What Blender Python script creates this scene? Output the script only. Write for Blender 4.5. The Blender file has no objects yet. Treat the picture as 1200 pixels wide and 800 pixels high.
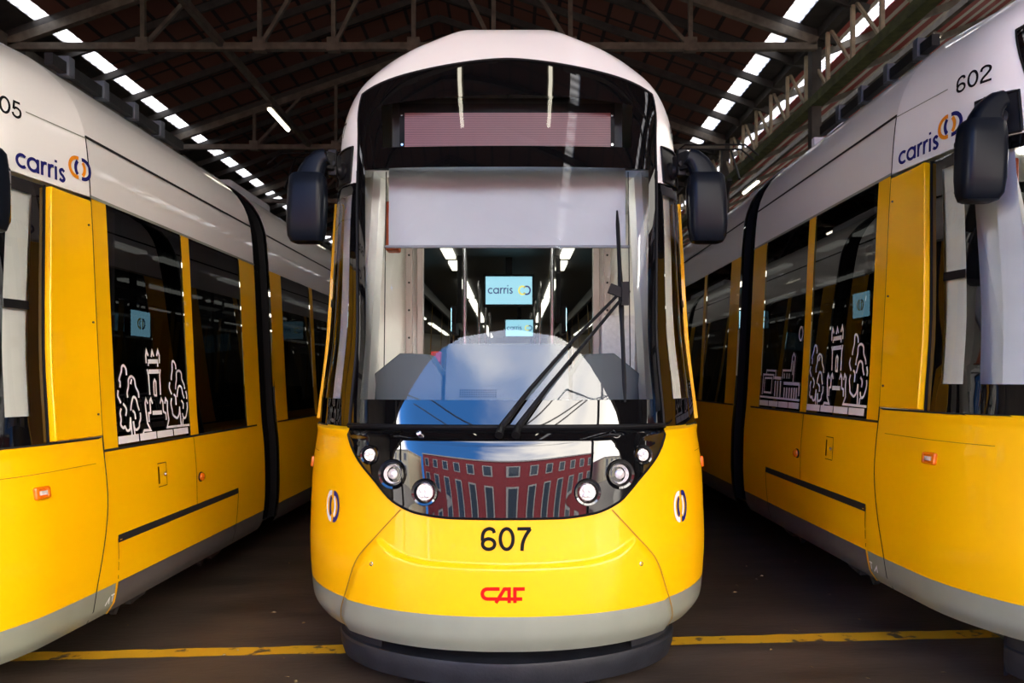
import bpy, random
from math import *
from mathutils import Vector, Matrix
random.seed(7)
C = bpy.context.scene.collection
SC = bpy.context.scene
E = 1.57          # eye height above the rails; h below is measured from it

# ------------------------------------------------------------------ materials
def mat(name, col, rough=.5, metal=0., coat=0., ior=1.5, emit=None, estr=1., noise=0., nscale=6., bump=0., bscale=40., alpha=1., crough=.03, stretch=None):
    m = bpy.data.materials.new(name); m.use_nodes = True
    nt = m.node_tree; b = nt.nodes['Principled BSDF']
    b.inputs['Base Color'].default_value = (*col, 1); b.inputs['Roughness'].default_value = rough
    b.inputs['Metallic'].default_value = metal; b.inputs['IOR'].default_value = ior
    b.inputs['Coat Weight'].default_value = coat; b.inputs['Coat Roughness'].default_value = crough
    if emit: b.inputs['Emission Color'].default_value = (*emit, 1); b.inputs['Emission Strength'].default_value = estr
    if noise or bump:
        tc = nt.nodes.new('ShaderNodeTexCoord'); src = tc.outputs['Object']
        if stretch:
            mp = nt.nodes.new('ShaderNodeMapping'); mp.inputs['Scale'].default_value = stretch
            nt.links.new(src, mp.inputs[0]); src = mp.outputs[0]
    if noise:
        n = nt.nodes.new('ShaderNodeTexNoise'); n.inputs['Scale'].default_value = nscale; n.inputs['Detail'].default_value = 6
        nt.links.new(src, n.inputs['Vector'])
        r = nt.nodes.new('ShaderNodeMapRange'); r.inputs[1].default_value = .3; r.inputs[2].default_value = .7
        r.inputs[3].default_value = 1 - noise; r.inputs[4].default_value = 1 + noise
        nt.links.new(n.outputs[0], r.inputs[0])
        mx = nt.nodes.new('ShaderNodeVectorMath'); mx.operation = 'SCALE'
        mx.inputs[0].default_value = col; nt.links.new(r.outputs[0], mx.inputs['Scale'])
        nt.links.new(mx.outputs[0], b.inputs['Base Color'])
    if bump:
        n2 = nt.nodes.new('ShaderNodeTexNoise'); n2.inputs['Scale'].default_value = bscale; n2.inputs['Detail'].default_value = 4
        nt.links.new(src, n2.inputs['Vector'])
        bp = nt.nodes.new('ShaderNodeBump'); bp.inputs['Strength'].default_value = bump; bp.inputs['Distance'].default_value = .01
        nt.links.new(n2.outputs[0], bp.inputs['Height']); nt.links.new(bp.outputs[0], b.inputs['Normal'])
    return m
def glass(name, tint, ior=1.9):
    m = bpy.data.materials.new(name); m.use_nodes = True; nt = m.node_tree; nt.nodes.clear()
    o = nt.nodes.new('ShaderNodeOutputMaterial'); mx = nt.nodes.new('ShaderNodeMixShader')
    t = nt.nodes.new('ShaderNodeBsdfTransparent'); t.inputs[0].default_value = (*tint, 1)
    g = nt.nodes.new('ShaderNodeBsdfGlossy'); g.inputs['Roughness'].default_value = 0.0; g.inputs[0].default_value = (1, 1, 1, 1)
    f = nt.nodes.new('ShaderNodeFresnel'); f.inputs[0].default_value = ior
    nt.links.new(f.outputs[0], mx.inputs[0]); nt.links.new(t.outputs[0], mx.inputs[1]); nt.links.new(g.outputs[0], mx.inputs[2])
    nt.links.new(mx.outputs[0], o.inputs[0]); return m
M = {}
M['yellow'] = mat('yellow_paint', (.95, .50, .0008), .38, coat=.38, ior=1.3, noise=.03, nscale=2.)
M['white'] = mat('white_paint', (.87, .86, .83), .3, coat=.8, noise=.02, nscale=2.)
M['skirt'] = mat('grey_green_paint', (.26, .275, .215), .38, coat=.6, noise=.06, nscale=5.)
M['darkskirt'] = mat('dark_grey_paint', (.11, .10, .095), .4, coat=.4, noise=.08, nscale=5.)
M['plow'] = mat('slate_fibreglass', (.016, .017, .021), .5, ior=1.35, noise=.25, nscale=9., bump=.15, bscale=60.)
M['gloss'] = mat('black_glass_panel', (.003, .003, .0035), .015, ior=1.6)
M['black'] = mat('black_rubber', (.005, .005, .006), .5, ior=1.25)
M['blackmet'] = mat('black_steel', (.007, .007, .008), .45, ior=1.3, bump=.1)
M['gap'] = mat('dark_panel_gap', (.004, .004, .004), .8)
M['ygap'] = mat('yellow_seam_shading', (.30, .15, .002), .7)  # nose seams: their soft shading is put into the ribbon colour
M['bellows'] = mat('bellows_rubber', (.002, .002, .0025), .5, ior=1.15)
M['mirror'] = mat('dark_blue_plastic', (.004, .006, .011), .33, ior=1.22)
M['clamp'] = mat('blue_grey_clamp', (.05, .06, .08), .4)
M['steell'] = mat('pale_steel', (.30, .25, .17), .6, noise=.3, nscale=7.)
M['mirrorface'] = mat('mirror_silver', (.8, .8, .8), .02, metal=1.)
M['wind'] = glass('windshield_glass', (.90, .94, .95), 1.52)
M['sideg'] = glass('cab_side_glass', (.94, .97, .98), 1.4)
M['tint'] = glass('tinted_window_glass', (.02, .022, .024), 1.45)
M['navy'] = mat('navy_vinyl', (.010, .012, .13), .5, ior=1.25)
M['orange'] = mat('orange_vinyl', (.80, .27, .01), .5, ior=1.25)
M['whitev'] = mat('white_vinyl', (.82, .82, .85), .45, noise=.04)
M['ink'] = mat('black_vinyl', (.004, .004, .005), .6, ior=1.2)
M['red'] = mat('red_vinyl', (.80, .008, .006), .5, ior=1.2)
M['amber'] = mat('amber_lens', (.75, .16, .005), .15, coat=1.)
M['chrome'] = mat('steel_bright', (.6, .6, .6), .2, metal=1.)
M['lens'] = mat('lamp_reflector', (.80, .76, .74), .12, metal=.35, coat=1., noise=.25, nscale=70.)
M['lensled'] = mat('lamp_led', (.9, .88, .85), .1, coat=1.)
M['liner'] = mat('white_cab_lining', (.84, .81, .75), .5, noise=.04)
M['dash'] = mat('dark_grey_dash', (.085, .10, .105), .55)
M['blind'] = mat('grey_sunblind_fabric', (.60, .61, .64), .7, noise=.02, bump=.05, bscale=300.)
M['blindd'] = mat('dark_sunblind_fabric', (.30, .31, .34), .7)
M['frame'] = mat('beige_door_frame', (.42, .34, .31), .4)
M['int'] = mat('dark_interior', (.02, .02, .021), .5)
M['intred'] = mat('dark_red_interior', (.035, .006, .007), .5)
M['intfloor'] = mat('vinyl_floor', (.05, .05, .05), .5, noise=.2)
M['intceil'] = mat('grey_ceiling', (.10, .10, .10), .5)
M['lamp'] = mat('lit_tube', (1, 1, 1), .5, emit=(1, .93, .74), estr=7.)
M['cablamp'] = mat('lit_saloon_strip', (1, 1, 1), .5, emit=(1, .93, .76), estr=1.4)
M['cabfill'] = mat('cab_fill_glow', (1, 1, 1), .5, emit=(1, .96, .88), estr=16.)  # glow of the added cab fill lamp
M['screen'] = mat('lit_screen_pale_blue', (.1, .1, .1), .3, emit=(.30, .62, .74), estr=.75)
M['screen2'] = mat('lit_side_screen', (.1, .1, .1), .3, emit=(.30, .62, .74), estr=6.)
M['screentx'] = mat('screen_navy', (.01, .01, .1), .3, emit=(.01, .02, .15), estr=.5)
M['screeny'] = mat('screen_yellow', (.3, .3, .1), .3, emit=(.75, .65, .08), estr=.8)
M['pole'] = mat('handrail', (.35, .35, .36), .25, metal=.8)
M['orangebox'] = mat('orange_plastic', (.55, .085, .01), .5)
M['redplastic'] = mat('red_plastic', (.5, .03, .02), .4)
M['paper'] = mat('paper', (.72, .68, .66), .8, noise=.1, nscale=40.)
M['seat'] = mat('grey_seat', (.06, .065, .07), .6)
M['steel'] = mat('old_steel', (.10, .085, .065), .6, noise=.35, nscale=7., bump=.2)
M['steeld'] = mat('dark_steel', (.03, .027, .024), .7, noise=.3, nscale=7.)
M['moss'] = mat('mossy_steel', (.05, .06, .018), .8, noise=.5, nscale=9., bump=.3)
M['rail'] = mat('worn_rail', (.16, .15, .14), .3, metal=.8, noise=.2)
M['wheel'] = mat('wheel_steel', (.06, .055, .05), .5, metal=.5)
def striped(name, c1, c2, scale, axis, rough=.5, duty=.5):
    m = mat(name, c1, rough); nt = m.node_tree; b = nt.nodes['Principled BSDF']
    tc = nt.nodes.new('ShaderNodeTexCoord'); sx = nt.nodes.new('ShaderNodeSeparateXYZ'); nt.links.new(tc.outputs['Object'], sx.inputs[0])
    mu = nt.nodes.new('ShaderNodeMath'); mu.operation = 'MULTIPLY'; mu.inputs[1].default_value = scale; nt.links.new(sx.outputs[axis], mu.inputs[0])
    fr = nt.nodes.new('ShaderNodeMath'); fr.operation = 'FRACT'; nt.links.new(mu.outputs[0], fr.inputs[0])
    gt = nt.nodes.new('ShaderNodeMath'); gt.operation = 'GREATER_THAN'; gt.inputs[1].default_value = duty; nt.links.new(fr.outputs[0], gt.inputs[0])
    mx = nt.nodes.new('ShaderNodeMix'); mx.data_type = 'RGBA'; mx.inputs['A'].default_value = (*c1, 1); mx.inputs['B'].default_value = (*c2, 1)
    nt.links.new(gt.outputs[0], mx.inputs['Factor']); nt.links.new(mx.outputs['Result'], b.inputs['Base Color']); return m
M['led'] = striped('led_rows_red_reflection', (.30, .10, .105), (.10, .035, .04), 95., 2, .4, .6)  # LED rows; the red is the facade's reflection painted in

# ------------------------------------------------------------------ mesh builder
class MB:
    def __init__(s): s.v = []; s.f = []; s.m = []
    def add(s, vs, fs, mi=0):
        b = len(s.v); s.v += [tuple(p) for p in vs]
        s.f += [tuple(b + i for i in f) for f in fs]; s.m += [mi] * len(fs); return s
    def grid(s, rows, skip=None, mi=0, flip=False, closed=False):
        nr, nc = len(rows), len(rows[0]); fs = []
        for i in range(nr - 1):
            for j in range(nc if closed else nc - 1):
                if skip and skip(i, j): continue
                k = (j + 1) % nc
                q = (i * nc + j, i * nc + k, (i + 1) * nc + k, (i + 1) * nc + j)
                fs.append(q[::-1] if flip else q)
        return s.add([p for r in rows for p in r], fs, mi)
    def box(s, x0, x1, y0, y1, z0, z1, mi=0):
        vs = [(x, y, z) for x in (x0, x1) for y in (y0, y1) for z in (z0, z1)]
        return s.add(vs, [(0, 1, 3, 2), (4, 6, 7, 5), (0, 4, 5, 1), (2, 3, 7, 6), (0, 2, 6, 4), (1, 5, 7, 3)], mi)
    def bar(s, a, b, w, d=None, mi=0):           # box section bar from a to b
        a, b = Vector(a), Vector(b); t = (b - a).normalized(); d = d or w
        up = Vector((0, 0, 1)) if abs(t.z) < .95 else Vector((0, 1, 0))
        n = t.cross(up).normalized(); u = n.cross(t).normalized()
        vs = [p + n * (sx * w / 2) + u * (sz * d / 2) for p in (a, b) for sx, sz in ((-1, -1), (1, -1), (1, 1), (-1, 1))]
        return s.add(vs, [(3, 2, 1, 0), (4, 5, 6, 7), (0, 1, 5, 4), (1, 2, 6, 5), (2, 3, 7, 6), (3, 0, 4, 7)], mi)
    def tube(s, path, r, n=8, mi=0, cap=True):
        path = [Vector(p) for p in path]; rows = []
        rr = r if isinstance(r, (list, tuple)) else [r] * len(path)
        ref = None
        for i, p in enumerate(path):
            t = (path[min(i + 1, len(path) - 1)] - path[max(i - 1, 0)]).normalized()
            if ref is None: ref = Vector((0, 0, 1)) if abs(t.z) < .9 else Vector((0, 1, 0))
            a = t.cross(ref).normalized(); b = a.cross(t).normalized(); ref = b
            rows.append([p + (a * cos(2 * pi * k / n) + b * sin(2 * pi * k / n)) * rr[i] for k in range(n)])
        b0 = len(s.v); s.grid(rows, closed=True, mi=mi)
        if cap:
            s.f += [tuple(b0 + k for k in range(n)), tuple(b0 + (len(rows) - 1) * n + k for k in range(n))[::-1]]; s.m += [mi, mi]
        return s
    def loft(s, rings, cap=True, mi=0):
        b0 = len(s.v); n = len(rings[0]); s.grid(rings, closed=True, mi=mi)
        if cap:
            s.f += [tuple(b0 + k for k in range(n))[::-1], tuple(b0 + (len(rings) - 1) * n + k for k in range(n))]; s.m += [mi, mi]
        return s
    def lathe(s, o, n, prof, seg=28, mi=0):       # prof: (radius, height along n)
        o, n = Vector(o), Vector(n).normalized(); up = Vector((0, 0, 1)) if abs(n.z) < .9 else Vector((1, 0, 0))
        a = up.cross(n).normalized(); b = n.cross(a)
        rows = [[o + n * hh + (a * cos(2 * pi * k / seg) + b * sin(2 * pi * k / seg)) * max(r, 1e-4) for k in range(seg)] for r, hh in prof]
        return s.grid(rows, closed=True, mi=mi)
    def build(s, name, mats, parent=None, smooth=True, label=None, merge=0., fixn=True, bevel=0., **props):
        me = bpy.data.meshes.new(name); me.from_pydata(s.v, [], s.f)
        for m in (mats if isinstance(mats, (list, tuple)) else [mats]): me.materials.append(m)
        me.polygons.foreach_set('material_index', s.m); 
        import bmesh
        bm = bmesh.new(); bm.from_mesh(me)
        if merge: bmesh.ops.remove_doubles(bm, verts=bm.verts, dist=merge)
        if fixn: bmesh.ops.recalc_face_normals(bm, faces=bm.faces)
        bm.to_mesh(me); bm.free()
        me.update()
        if smooth: me.shade_smooth(); me.set_sharp_from_angle(angle=radians(32))
        o = bpy.data.objects.new(name, me); C.objects.link(o)
        if bevel:
            bv = o.modifiers.new('bevel', 'BEVEL'); bv.width = bevel; bv.segments = 2; bv.limit_method = 'ANGLE'
        if parent: o.parent = parent
        if label: o['label'] = label
        for k, v in props.items(): o[k] = v
        return o
def empty(name, loc=(0, 0, 0), rz=0., **props):
    o = bpy.data.objects.new(name, None); C.objects.link(o); o.location = loc; o.rotation_euler.z = rz
    for k, v in props.items(): o[k] = v
    return o
def lin(a, b, n): return [a + (b - a) * i / (n - 1) for i in range(n)]
def smoothcurve(pts, k=8):
    if len(pts) < 3: return pts
    out = []; P = [pts[0]] + list(pts) + [pts[-1]]
    for i in range(1, len(P) - 2):
        for t in lin(0, 1, k + 1)[:-1]:
            out.append(tuple(.5 * (2 * P[i][d] + (P[i + 1][d] - P[i - 1][d]) * t + (2 * P[i - 1][d] - 5 * P[i][d] + 4 * P[i + 1][d] - P[i + 2][d]) * t * t + (-P[i - 1][d] + 3 * P[i][d] - 3 * P[i + 1][d] + P[i + 2][d]) * t ** 3) for d in range(len(pts[0]))))
    return out + [tuple(pts[-1])]
def ribbon(mb, pts, w, fmap, closed=False, mi=0):
    n = len(pts); L = []; R = []
    for i, p in enumerate(pts):
        a = pts[i - 1] if (i or closed) else None; b = pts[(i + 1) % n] if (i < n - 1 or closed) else None
        ds = []
        if a is not None: d = Vector((p[0] - a[0], p[1] - a[1])); d.normalize(); ds.append(d)
        if b is not None: d = Vector((b[0] - p[0], b[1] - p[1])); d.normalize(); ds.append(d)
        t = sum(ds, Vector((0, 0)));
        if t.length < 1e-6: t = ds[0]
        t.normalize(); nn = Vector((-t.y, t.x)); k = 1.
        if len(ds) == 2: k = 1 / max(.4, nn.dot(Vector((-ds[0].y, ds[0].x))))
        L.append((p[0] + nn.x * w / 2 * k, p[1] + nn.y * w / 2 * k)); R.append((p[0] - nn.x * w / 2 * k, p[1] - nn.y * w / 2 * k))
    rows = [[fmap(*l), fmap(*r)] for l, r in zip(L, R)]
    if closed: rows.append(rows[0])
    mb.grid(rows, mi=mi)
# ------------------------------------------------------------------ lettering: strokes in em units
def arc(cx, cy, rx, ry, a0, a1, n=22): return [(cx + rx * cos(radians(a)), cy + ry * sin(radians(a))) for a in lin(a0, a1, n)]
DIG = {
 '0': ([(arc(.29, .5, .215, .435, 0, 360, 33)[:-1], True)], .60),
 '6': ([(smoothcurve([(.475, .75), (.43, .885), (.30, .935), (.165, .86), (.09, .68), (.075, .42)]), False), (arc(.285, .285, .205, .22, 0, 360, 33)[:-1], True)], .60),
 '7': ([([(.05, .93), (.50, .93)], False), (smoothcurve([(.49, .93), (.34, .66), (.235, .35), (.20, 0)]), False)], .60),
 '2': ([(smoothcurve([(.075, .68), (.12, .86), (.28, .935), (.45, .84), (.46, .66), (.33, .47), (.14, .26), (.07, .08)]), False), ([(.03, .065), (.51, .065)], False)], .60),
 '5': ([([(.47, .93), (.155, .93), (.105, .47)], False), (smoothcurve([(.11, .49), (.22, .59), (.36, .58), (.475, .46), (.475, .24), (.37, .09), (.24, .06), (.11, .13), (.06, .27)]), False)], .60)}
LOW = {
 'c': ([(arc(.5, .5, .42, .42, 48, 312), False)], .93), 'a': ([(arc(.5, .5, .42, .42, 0, 360, 33)[:-1], True), ([(.92, .0), (.92, 1.)], False)], 1.16),
 'r': ([([(.12, 0), (.12, 1.)], False), (smoothcurve([(.13, .55), (.2, .8), (.36, .93), (.54, .92)]), False)], .62),
 'i': ([([(.12, 0), (.12, 1.)], False), ([(.12, 1.28), (.12, 1.46)], False)], .38),
 's': ([(smoothcurve([(.52, .80), (.34, .93), (.15, .80), (.20, .60), (.40, .45), (.52, .25), (.33, .07), (.08, .18)]), False)], .66)}
def text(mb, s, font, h, w, fmap, x0=0., mi=0, xs=1.):
    x = x0
    for ch in s:
        st, adv = font[ch]
        for pts, cl in st: ribbon(mb, [(x + p[0] * h * xs, p[1] * h) for p in pts], w * h, fmap, cl, mi)
        x += adv * h * xs
    return x
def logo(mb, h, fmap, m1=0, m2=1):               # two interlocking rings, height h, origin at centre
    r = .415 * h; dx = .16 * h; w = .16 * h
    ribbon(mb, arc(-dx, 0, r, r, 80, 280), w, fmap, False, m1)
    ribbon(mb, arc(-dx, 0, r, r, -44, 44), w, fmap, False, m1)
    ribbon(mb, arc(dx, 0, r, r, -100, 100), w, fmap, False, m2)
    ribbon(mb, arc(dx, 0, r, r, 136, 224), w, fmap, False, m2)
def pchip(pts):
    xs=[p[0] for p in pts]; ys=[p[1] for p in pts]; n=len(xs)
    h=[xs[i+1]-xs[i] for i in range(n-1)]; d=[(ys[i+1]-ys[i])/h[i] for i in range(n-1)]
    m=[0]*n; m[0]=d[0]; m[-1]=d[-1]
    for i in range(1,n-1):
        if d[i-1]*d[i]>0:
            a=2*h[i]+h[i-1]; b=h[i]+2*h[i-1]; m[i]=(a+b)/(a/d[i-1]+b/d[i])
    def f(x):
        if x<=xs[0]: return ys[0]
        if x>=xs[-1]: return ys[-1]
        i=0
        while x>xs[i+1]: i+=1
        t=(x-xs[i])/h[i]
        return (ys[i]*(1+2*t)*(1-t)**2+h[i]*m[i]*t*(1-t)**2+ys[i+1]*t*t*(3-2*t)+h[i]*m[i+1]*t*t*(t-1))
    return f
W=pchip([(-1.30,1.12),(-1.22,1.17),(-1.10,1.185),(-.9,1.195),(-.6,1.19),(-.25,1.16),(.4,1.125),(1.12,1.09),(1.46,1.06),(1.60,1.02),(1.72,.955),(1.83,.85),(1.92,.735),(2.0,.57),(2.06,.40),(2.08,.29),(2.09,.21),(2.096,.13),(2.0985,.07),(2.10,.0)])
Y0=pchip([(-1.30,.06),(-1.2,.01),(-1.1,0),(-.9,.01),(-.7,.04),(-.31,.10),(-.265,.125),(-.25,.20),(-.235,.204),(-.2,.213),(-.1,.239),(.3,.343),(.8,.473),(1.3,.603),(1.75,.72),(1.83,.742),(1.95,.79),(2.05,.86),(2.1,1.06)])
DD=pchip([(-1.3,1.0),(-1.1,1.05),(-.7,1.02),(-.31,.96),(-.25,.84),(.5,.55),(1.25,.33),(1.7,.27),(2.1,.25)])
PP=pchip([(-1.3,2.2),(-.67,2.3),(-.25,2.8),(.5,5.0),(1.25,9.0),(1.7,12.),(2.1,12.)])
KK=pchip([(-1.2,.03),(-.5,.035),(-.25,.055),(.3,.12),(1.25,.135),(1.7,.13),(1.83,.17),(1.92,.26),(2.02,.42),(2.1,.44)])
CC=pchip([(-.3,0.),(.3,.03),(1.3,.045),(1.8,.045),(2.0,.0)])
def sp(s,h):
    sg=1 if s>=0 else -1; a=abs(s)
    w,y0,D=W(h),Y0(h),DD(h)
    if a<=1:
        u=sin(a*pi/2)**1.25; y=y0+D*(1-sqrt(max(0,1-u**PP(h))))+CC(h)*u*u
    else: u=1.; y=y0+D+CC(h)+a-1
    return (sg*w*u*(1-KK(h)*max(0.,1.46-y)), y, h+E)
def s_of_y(y,h):
    ye=Y0(h)+DD(h)+CC(h)
    if y>=ye: return 1+y-ye
    lo,hi=0.,1.
    for _ in range(40):
        m=(lo+hi)/2
        if sp(m,h)[1]<y: lo=m
        else: hi=m
    return (lo+hi)/2
def s_of_x(x,h):
    lo,hi=0.,1.
    for _ in range(40):
        m=(lo+hi)/2
        if sp(m,h)[0]<abs(x): lo=m
        else: hi=m
    return copysign((lo+hi)/2,x)
# ------------------------------------------------------------------ the tram's outer surface: s runs round the nose (|s|<=1), then along the side
def nrm(s, h):
    e = 1e-3
    a = Vector(sp(s + e, h)) - Vector(sp(s - e, h)); b = Vector(sp(s, h + e)) - Vector(sp(s, h - e))
    n = a.cross(b)
    if n.length < 1e-12: return Vector((0, 0, 1))
    n.normalize(); c = Vector(sp(s, h)) - Vector((0, 3.0 if abs(s) < 1 else sp(s, h)[1], .9 + E))
    return n if n.dot(c) > 0 else -n
def P(s, h, off=0.): return Vector(sp(s, h)) + (nrm(s, h) * off if off else Vector((0, 0, 0)))
def PY(sg, y, h, off=0.): return P(sg * max(s_of_y(y, h), 1e-3), h, off)
def PX(x, h, off=0.): return P(s_of_x(x, h), h, off)
def walker(s0, h0, h1=0.):
    tab = {}
    def wk(d):
        k = round(d, 4)
        if k not in tab:
            s = s0; n = max(2, int(abs(d) / .01)); st = d / n
            for _ in range(n):
                g = (Vector(sp(s + 1e-3, h0)) - Vector(sp(s - 1e-3, h0))).length / 2e-3; s += st / max(g, .05)
            tab[k] = s
        return tab[k]
    return wk
def surfmap(s0, h0, off=.004):                   # text plane pinned at (s0,h0): a to the reader's right, b up
    wk = walker(s0, h0); return lambda a, b: P(wk(a), h0 + b, off)
def smooth01(t): t = max(0., min(1., t)); return t * t * (3 - 2 * t)
PB = pchip([(0, -.665), (.192, -.664), (.30, -.648), (.373, -.605), (.449, -.498), (.537, -.374), (.578, -.285), (.585, -.25)])
HC = pchip([(0, -.867), (.264, -.858), (.36, -.83), (.43, -.762), (.52, -.68)])
LS = pchip([(-1.3, .60), (-1.2, .585), (-1.065, .548), (-.901, .502), (-.774, .433), (-.636, .355)])
SM1 = pchip([(-.25, .59), (1.1, .69), (1.35, .705), (1.64, .757)])
HT = lambda q: 1.826 - .19 * abs(q) ** 2
SILL, WTOP, PSILL, GREY, BOT = -.25, 1.12, -.33, -1.11, -1.285
Y_PAN, Y_SEAM, Y_END = 1.07, 1.46, 3.91
SPAN = lambda h: s_of_y(1.042 + .097 * (h - SILL) / 1.35, h)
def bumper(s, h):
    a = abs(s)
    if a > .62 or h > -.6: return 0.
    return .016 * smooth01((HC(a) - h) / .035) * smooth01((LS(h) - a) / .03)
COLS = [('q', -1, v) for v in (1, .66, .33)] + [('s', v) for v in sorted(set([round(x, 4) for x in lin(-1, 1, 181)] + [-.585, -.578, .578, .585, -.56, .56]))] + [('q', 1, v) for v in (.33, .66, 1)]
def cs(c, h, yend=Y_SEAM):
    if c[0] == 's': return c[1]
    return c[1] * (1 + max(0, yend - (Y0(h) + DD(h) + CC(h))) * c[2])

def extrude_section(mb, hs, sg, y0, y1, ny=2, off=0., mi=0):
    mb.grid([[Vector((sg * (W(h) + off), y, h + E)) for y in lin(y0, y1, ny)] for h in hs], mi=mi)

def build_tram():
    root = empty('tram')
    # ---- yellow nose and lower cab sides
    mb = MB(); rows = []
    for v in lin(0, 1, 61):
        r = []
        for c in COLS:
            s0 = cs(c, -.7); top = PB(abs(s0)) if abs(s0) < .585 else SILL
            h = GREY + (top - GREY) * v; s = cs(c, h)
            r.append(P(s, h, bumper(s, h)))
        rows.append(r)
    mb.grid(rows); mb.build('front_cowl', M['yellow'], root)
    # ---- grey skirt round the nose and up to the slanted joint
    mb = MB(); rows = []
    for h in [BOT - .012, BOT] + lin(BOT + .02, GREY, 12):
        r = []
        for c in COLS:
            s = cs(c, h, 1.57 - .0); p = P(s, max(h, BOT), bumper(s, h))
            if h < BOT: n = nrm(s, BOT); p = p - Vector((n.x, n.y, 0)) * .09; p.z = h + E
            r.append(p)
        rows.append(r)
    mb.grid(rows); mb.build('front_skirt', M['skirt'], root, label='grey-green painted skirt')
    # ---- panel joints of the nose
    def joint(pts, wd, f, m='gap'):
        mb = MB(); ribbon(mb, pts, wd, f); return mb.build('panel_joint', M[m], root)
    g = lambda a, b: P(a, b, bumper(a, b) + .003)
    for sg in (-1, 1):
        joint([(sg * LS(h), h) for h in lin(-.636, BOT, 30)], .0045, g, 'ygap')
        joint([(sg * (s_of_y(Y_SEAM - (.10 * smooth01((-.6 - h) / .6)), h)), h) for h in lin(BOT, 1.47, 40)], .009, g)
        joint([(sg * s_of_y(y, SILL), SILL - .004) for y in lin(.60, Y_SEAM, 16)], .010, g)
        joint([(sg * s_of_y(y, -.40), -.395 + .004 * (y - .9)) for y in lin(.62, 1.38, 12)], .0035, g, 'ygap')
    for sg in (-1, 1):
        mb = MB(); mb.lathe(P(sg * .44, -.905, .012), nrm(sg * .44, -.905), [(.011, 0), (.011, .006), (.006, .007), (.0055, .003), (0, .003)], 14)
        mb.build('tow_bolt', M['chrome'], root)
    # ---- black lamp panel
    mb = MB(); rows = []
    ss = sorted(set([round(x, 4) for x in lin(-.585, .585, 81)] + [-.578, .578]))
    for v in lin(0, 1, 21):
        rows.append([P(s, PB(abs(s)) + (SILL + .003 - PB(abs(s))) * v, .004) for s in ss])
    mb.grid(rows); lp = mb.build('lamp_panel', M['gloss'], root, label='glossy black panel holding six headlights')
    mb = MB(); mb.tube([P(s, PB(abs(s)), .004) for s in ss], .006, 6); mb.build('panel_seal', M['black'], lp)
    mb = MB(); mb.tube([P(s, SILL + .0, .016) for s in lin(-.584, .584, 41)], .014, 8); mb.build('cowl_strip', M['black'], lp)
    for x in (-.50, 0, .50):
        pass
    mb = MB(); mb.lathe(PX(-.42, -.275, .02), nrm(-.26, -.3), [(0, .014), (.011, .012), (.016, 0), (.016, -.02)], 14); mb.build('washer_jet', M['chrome'], lp)
    # ---- headlights
    for sg in (-1, 1):
        for k, (x, h, r) in enumerate(((.678, -.379, .050), (.553, -.466, .074), (.390, -.545, .066))):
            s = s_of_x(sg * x, h); o = P(s, h, .004); n = nrm(s, h); n = (n + Vector((0, -.9, 0))).normalized()
            mb = MB(); mb.lathe(o, n, [(r * 1.0, -.03), (r, .010), (r * .95, .017), (r * .80, .014), (r * .70, -.002), (r * .66, -.004)], 32)
            hl = mb.build('headlight', M['gloss'], root)
            mb = MB(); R = r * .66
            if k == 1:
                mb.lathe(o, n, [(R, .000), (R * .93, .010), (R * .85, .004)], 28)
                mb.lathe(o, n, [(R * .85, .004), (R * .62, -.010), (R * .6, -.006), (R * .45, .010), (R * .2, .017), (0, .018)], 28)
            else:
                mb.lathe(o, n, [(R, .000), (R * .9, .010), (R * .84, .006), (0, .006)], 28)
            mb.build('reflector', M['lens'], hl)
            if k != 1:
                for j in range(4 if k == 2 else 3):
                    a = pi / 4 + j * 2 * pi / (4 if k == 2 else 3); up = Vector((0, 0, 1)); ax = up.cross(n).normalized(); bx = n.cross(ax)
                    mb = MB(); mb.lathe(o + (ax * cos(a) + bx * sin(a)) * R * .42, n, [(R * .36, .004), (R * .33, .012), (R * .2, .019), (0, .021)], 16)
                    mb.build('lens', M['lensled'], hl)
    # ---- rings emblem on both nose corners
    for sg in (-1, 1):
        mb = MB(); wk = walker(sg * .622, -.665)
        logo(mb, .165, lambda a, b, w_=wk: P(w_(a * .62), -.665 + b, .004)); mb.build('ring_emblem', [M['whitev'], M['navy']], root, label='white and navy interlocking rings emblem')
    # red maker's mark
    mb = MB(); k = .0735; fm = lambda a, b: PX(a * k - .119, -1.046 + b * k, bumper(0, -1.0) + .005)
    for st in ([(1.22, .89)] + arc(.46, .58, .33, .31, 90, 270, 12) + [(.98, .27)], [(.98, .02), (1.52, .89), (1.82, .89), (1.82, .02)], [(.95, .27), (2.64, .27)], [(2.18, .02), (2.18, .89), (2.80, .89)]):
        ribbon(mb, st, .22, fm)
    mb.build('maker_badge', M['red'], root, label='red letters CAF')
    # ---- black plow
    mb = MB()
    def pl(s, h, o=0.):
        t = abs(s) * pi / 2; w = .93 + o; return Vector((copysign(w * sin(t) ** 1.2, s), .10 - o + .62 * (1 - cos(t)) - .10 * (h + 1.3) * 0, h + E))
    hs = [-1.27, -1.30, -1.372, -1.377, -1.39, -1.45, -1.50, -1.52]; S = lin(-1, 1, 61)
    rows = []
    for i, h in enumerate(hs):
        o = (-.02, -.02, -.015, 0, .005, .0, -.012, -.06)[i]
        rows.append([pl(s, h, o) for s in S])
    mb.grid(rows, skip=lambda i, j: i < 3 and abs(S[j] + .5 / 30) < .53)
    inner = [[pl(s, h, -.16) for s in S] for h in (-1.25, -1.40)]
    lip = [[pl(s, -1.376, o) for s in S] for o in (0, -.16)]
    mb.grid(inner, mi=1); mb.grid(lip)
    for sg in (-1, 1):
        mb.grid([[pl(sg, h, 0) for h in (-1.27, -1.52)], [pl(sg, h, 0) + Vector((-sg * .25, .12, 0)) for h in (-1.27, -1.52)]])
    mb.build('plow', [M['plow'], M['gap']], root, label='slate black plow skirt below the nose')
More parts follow.
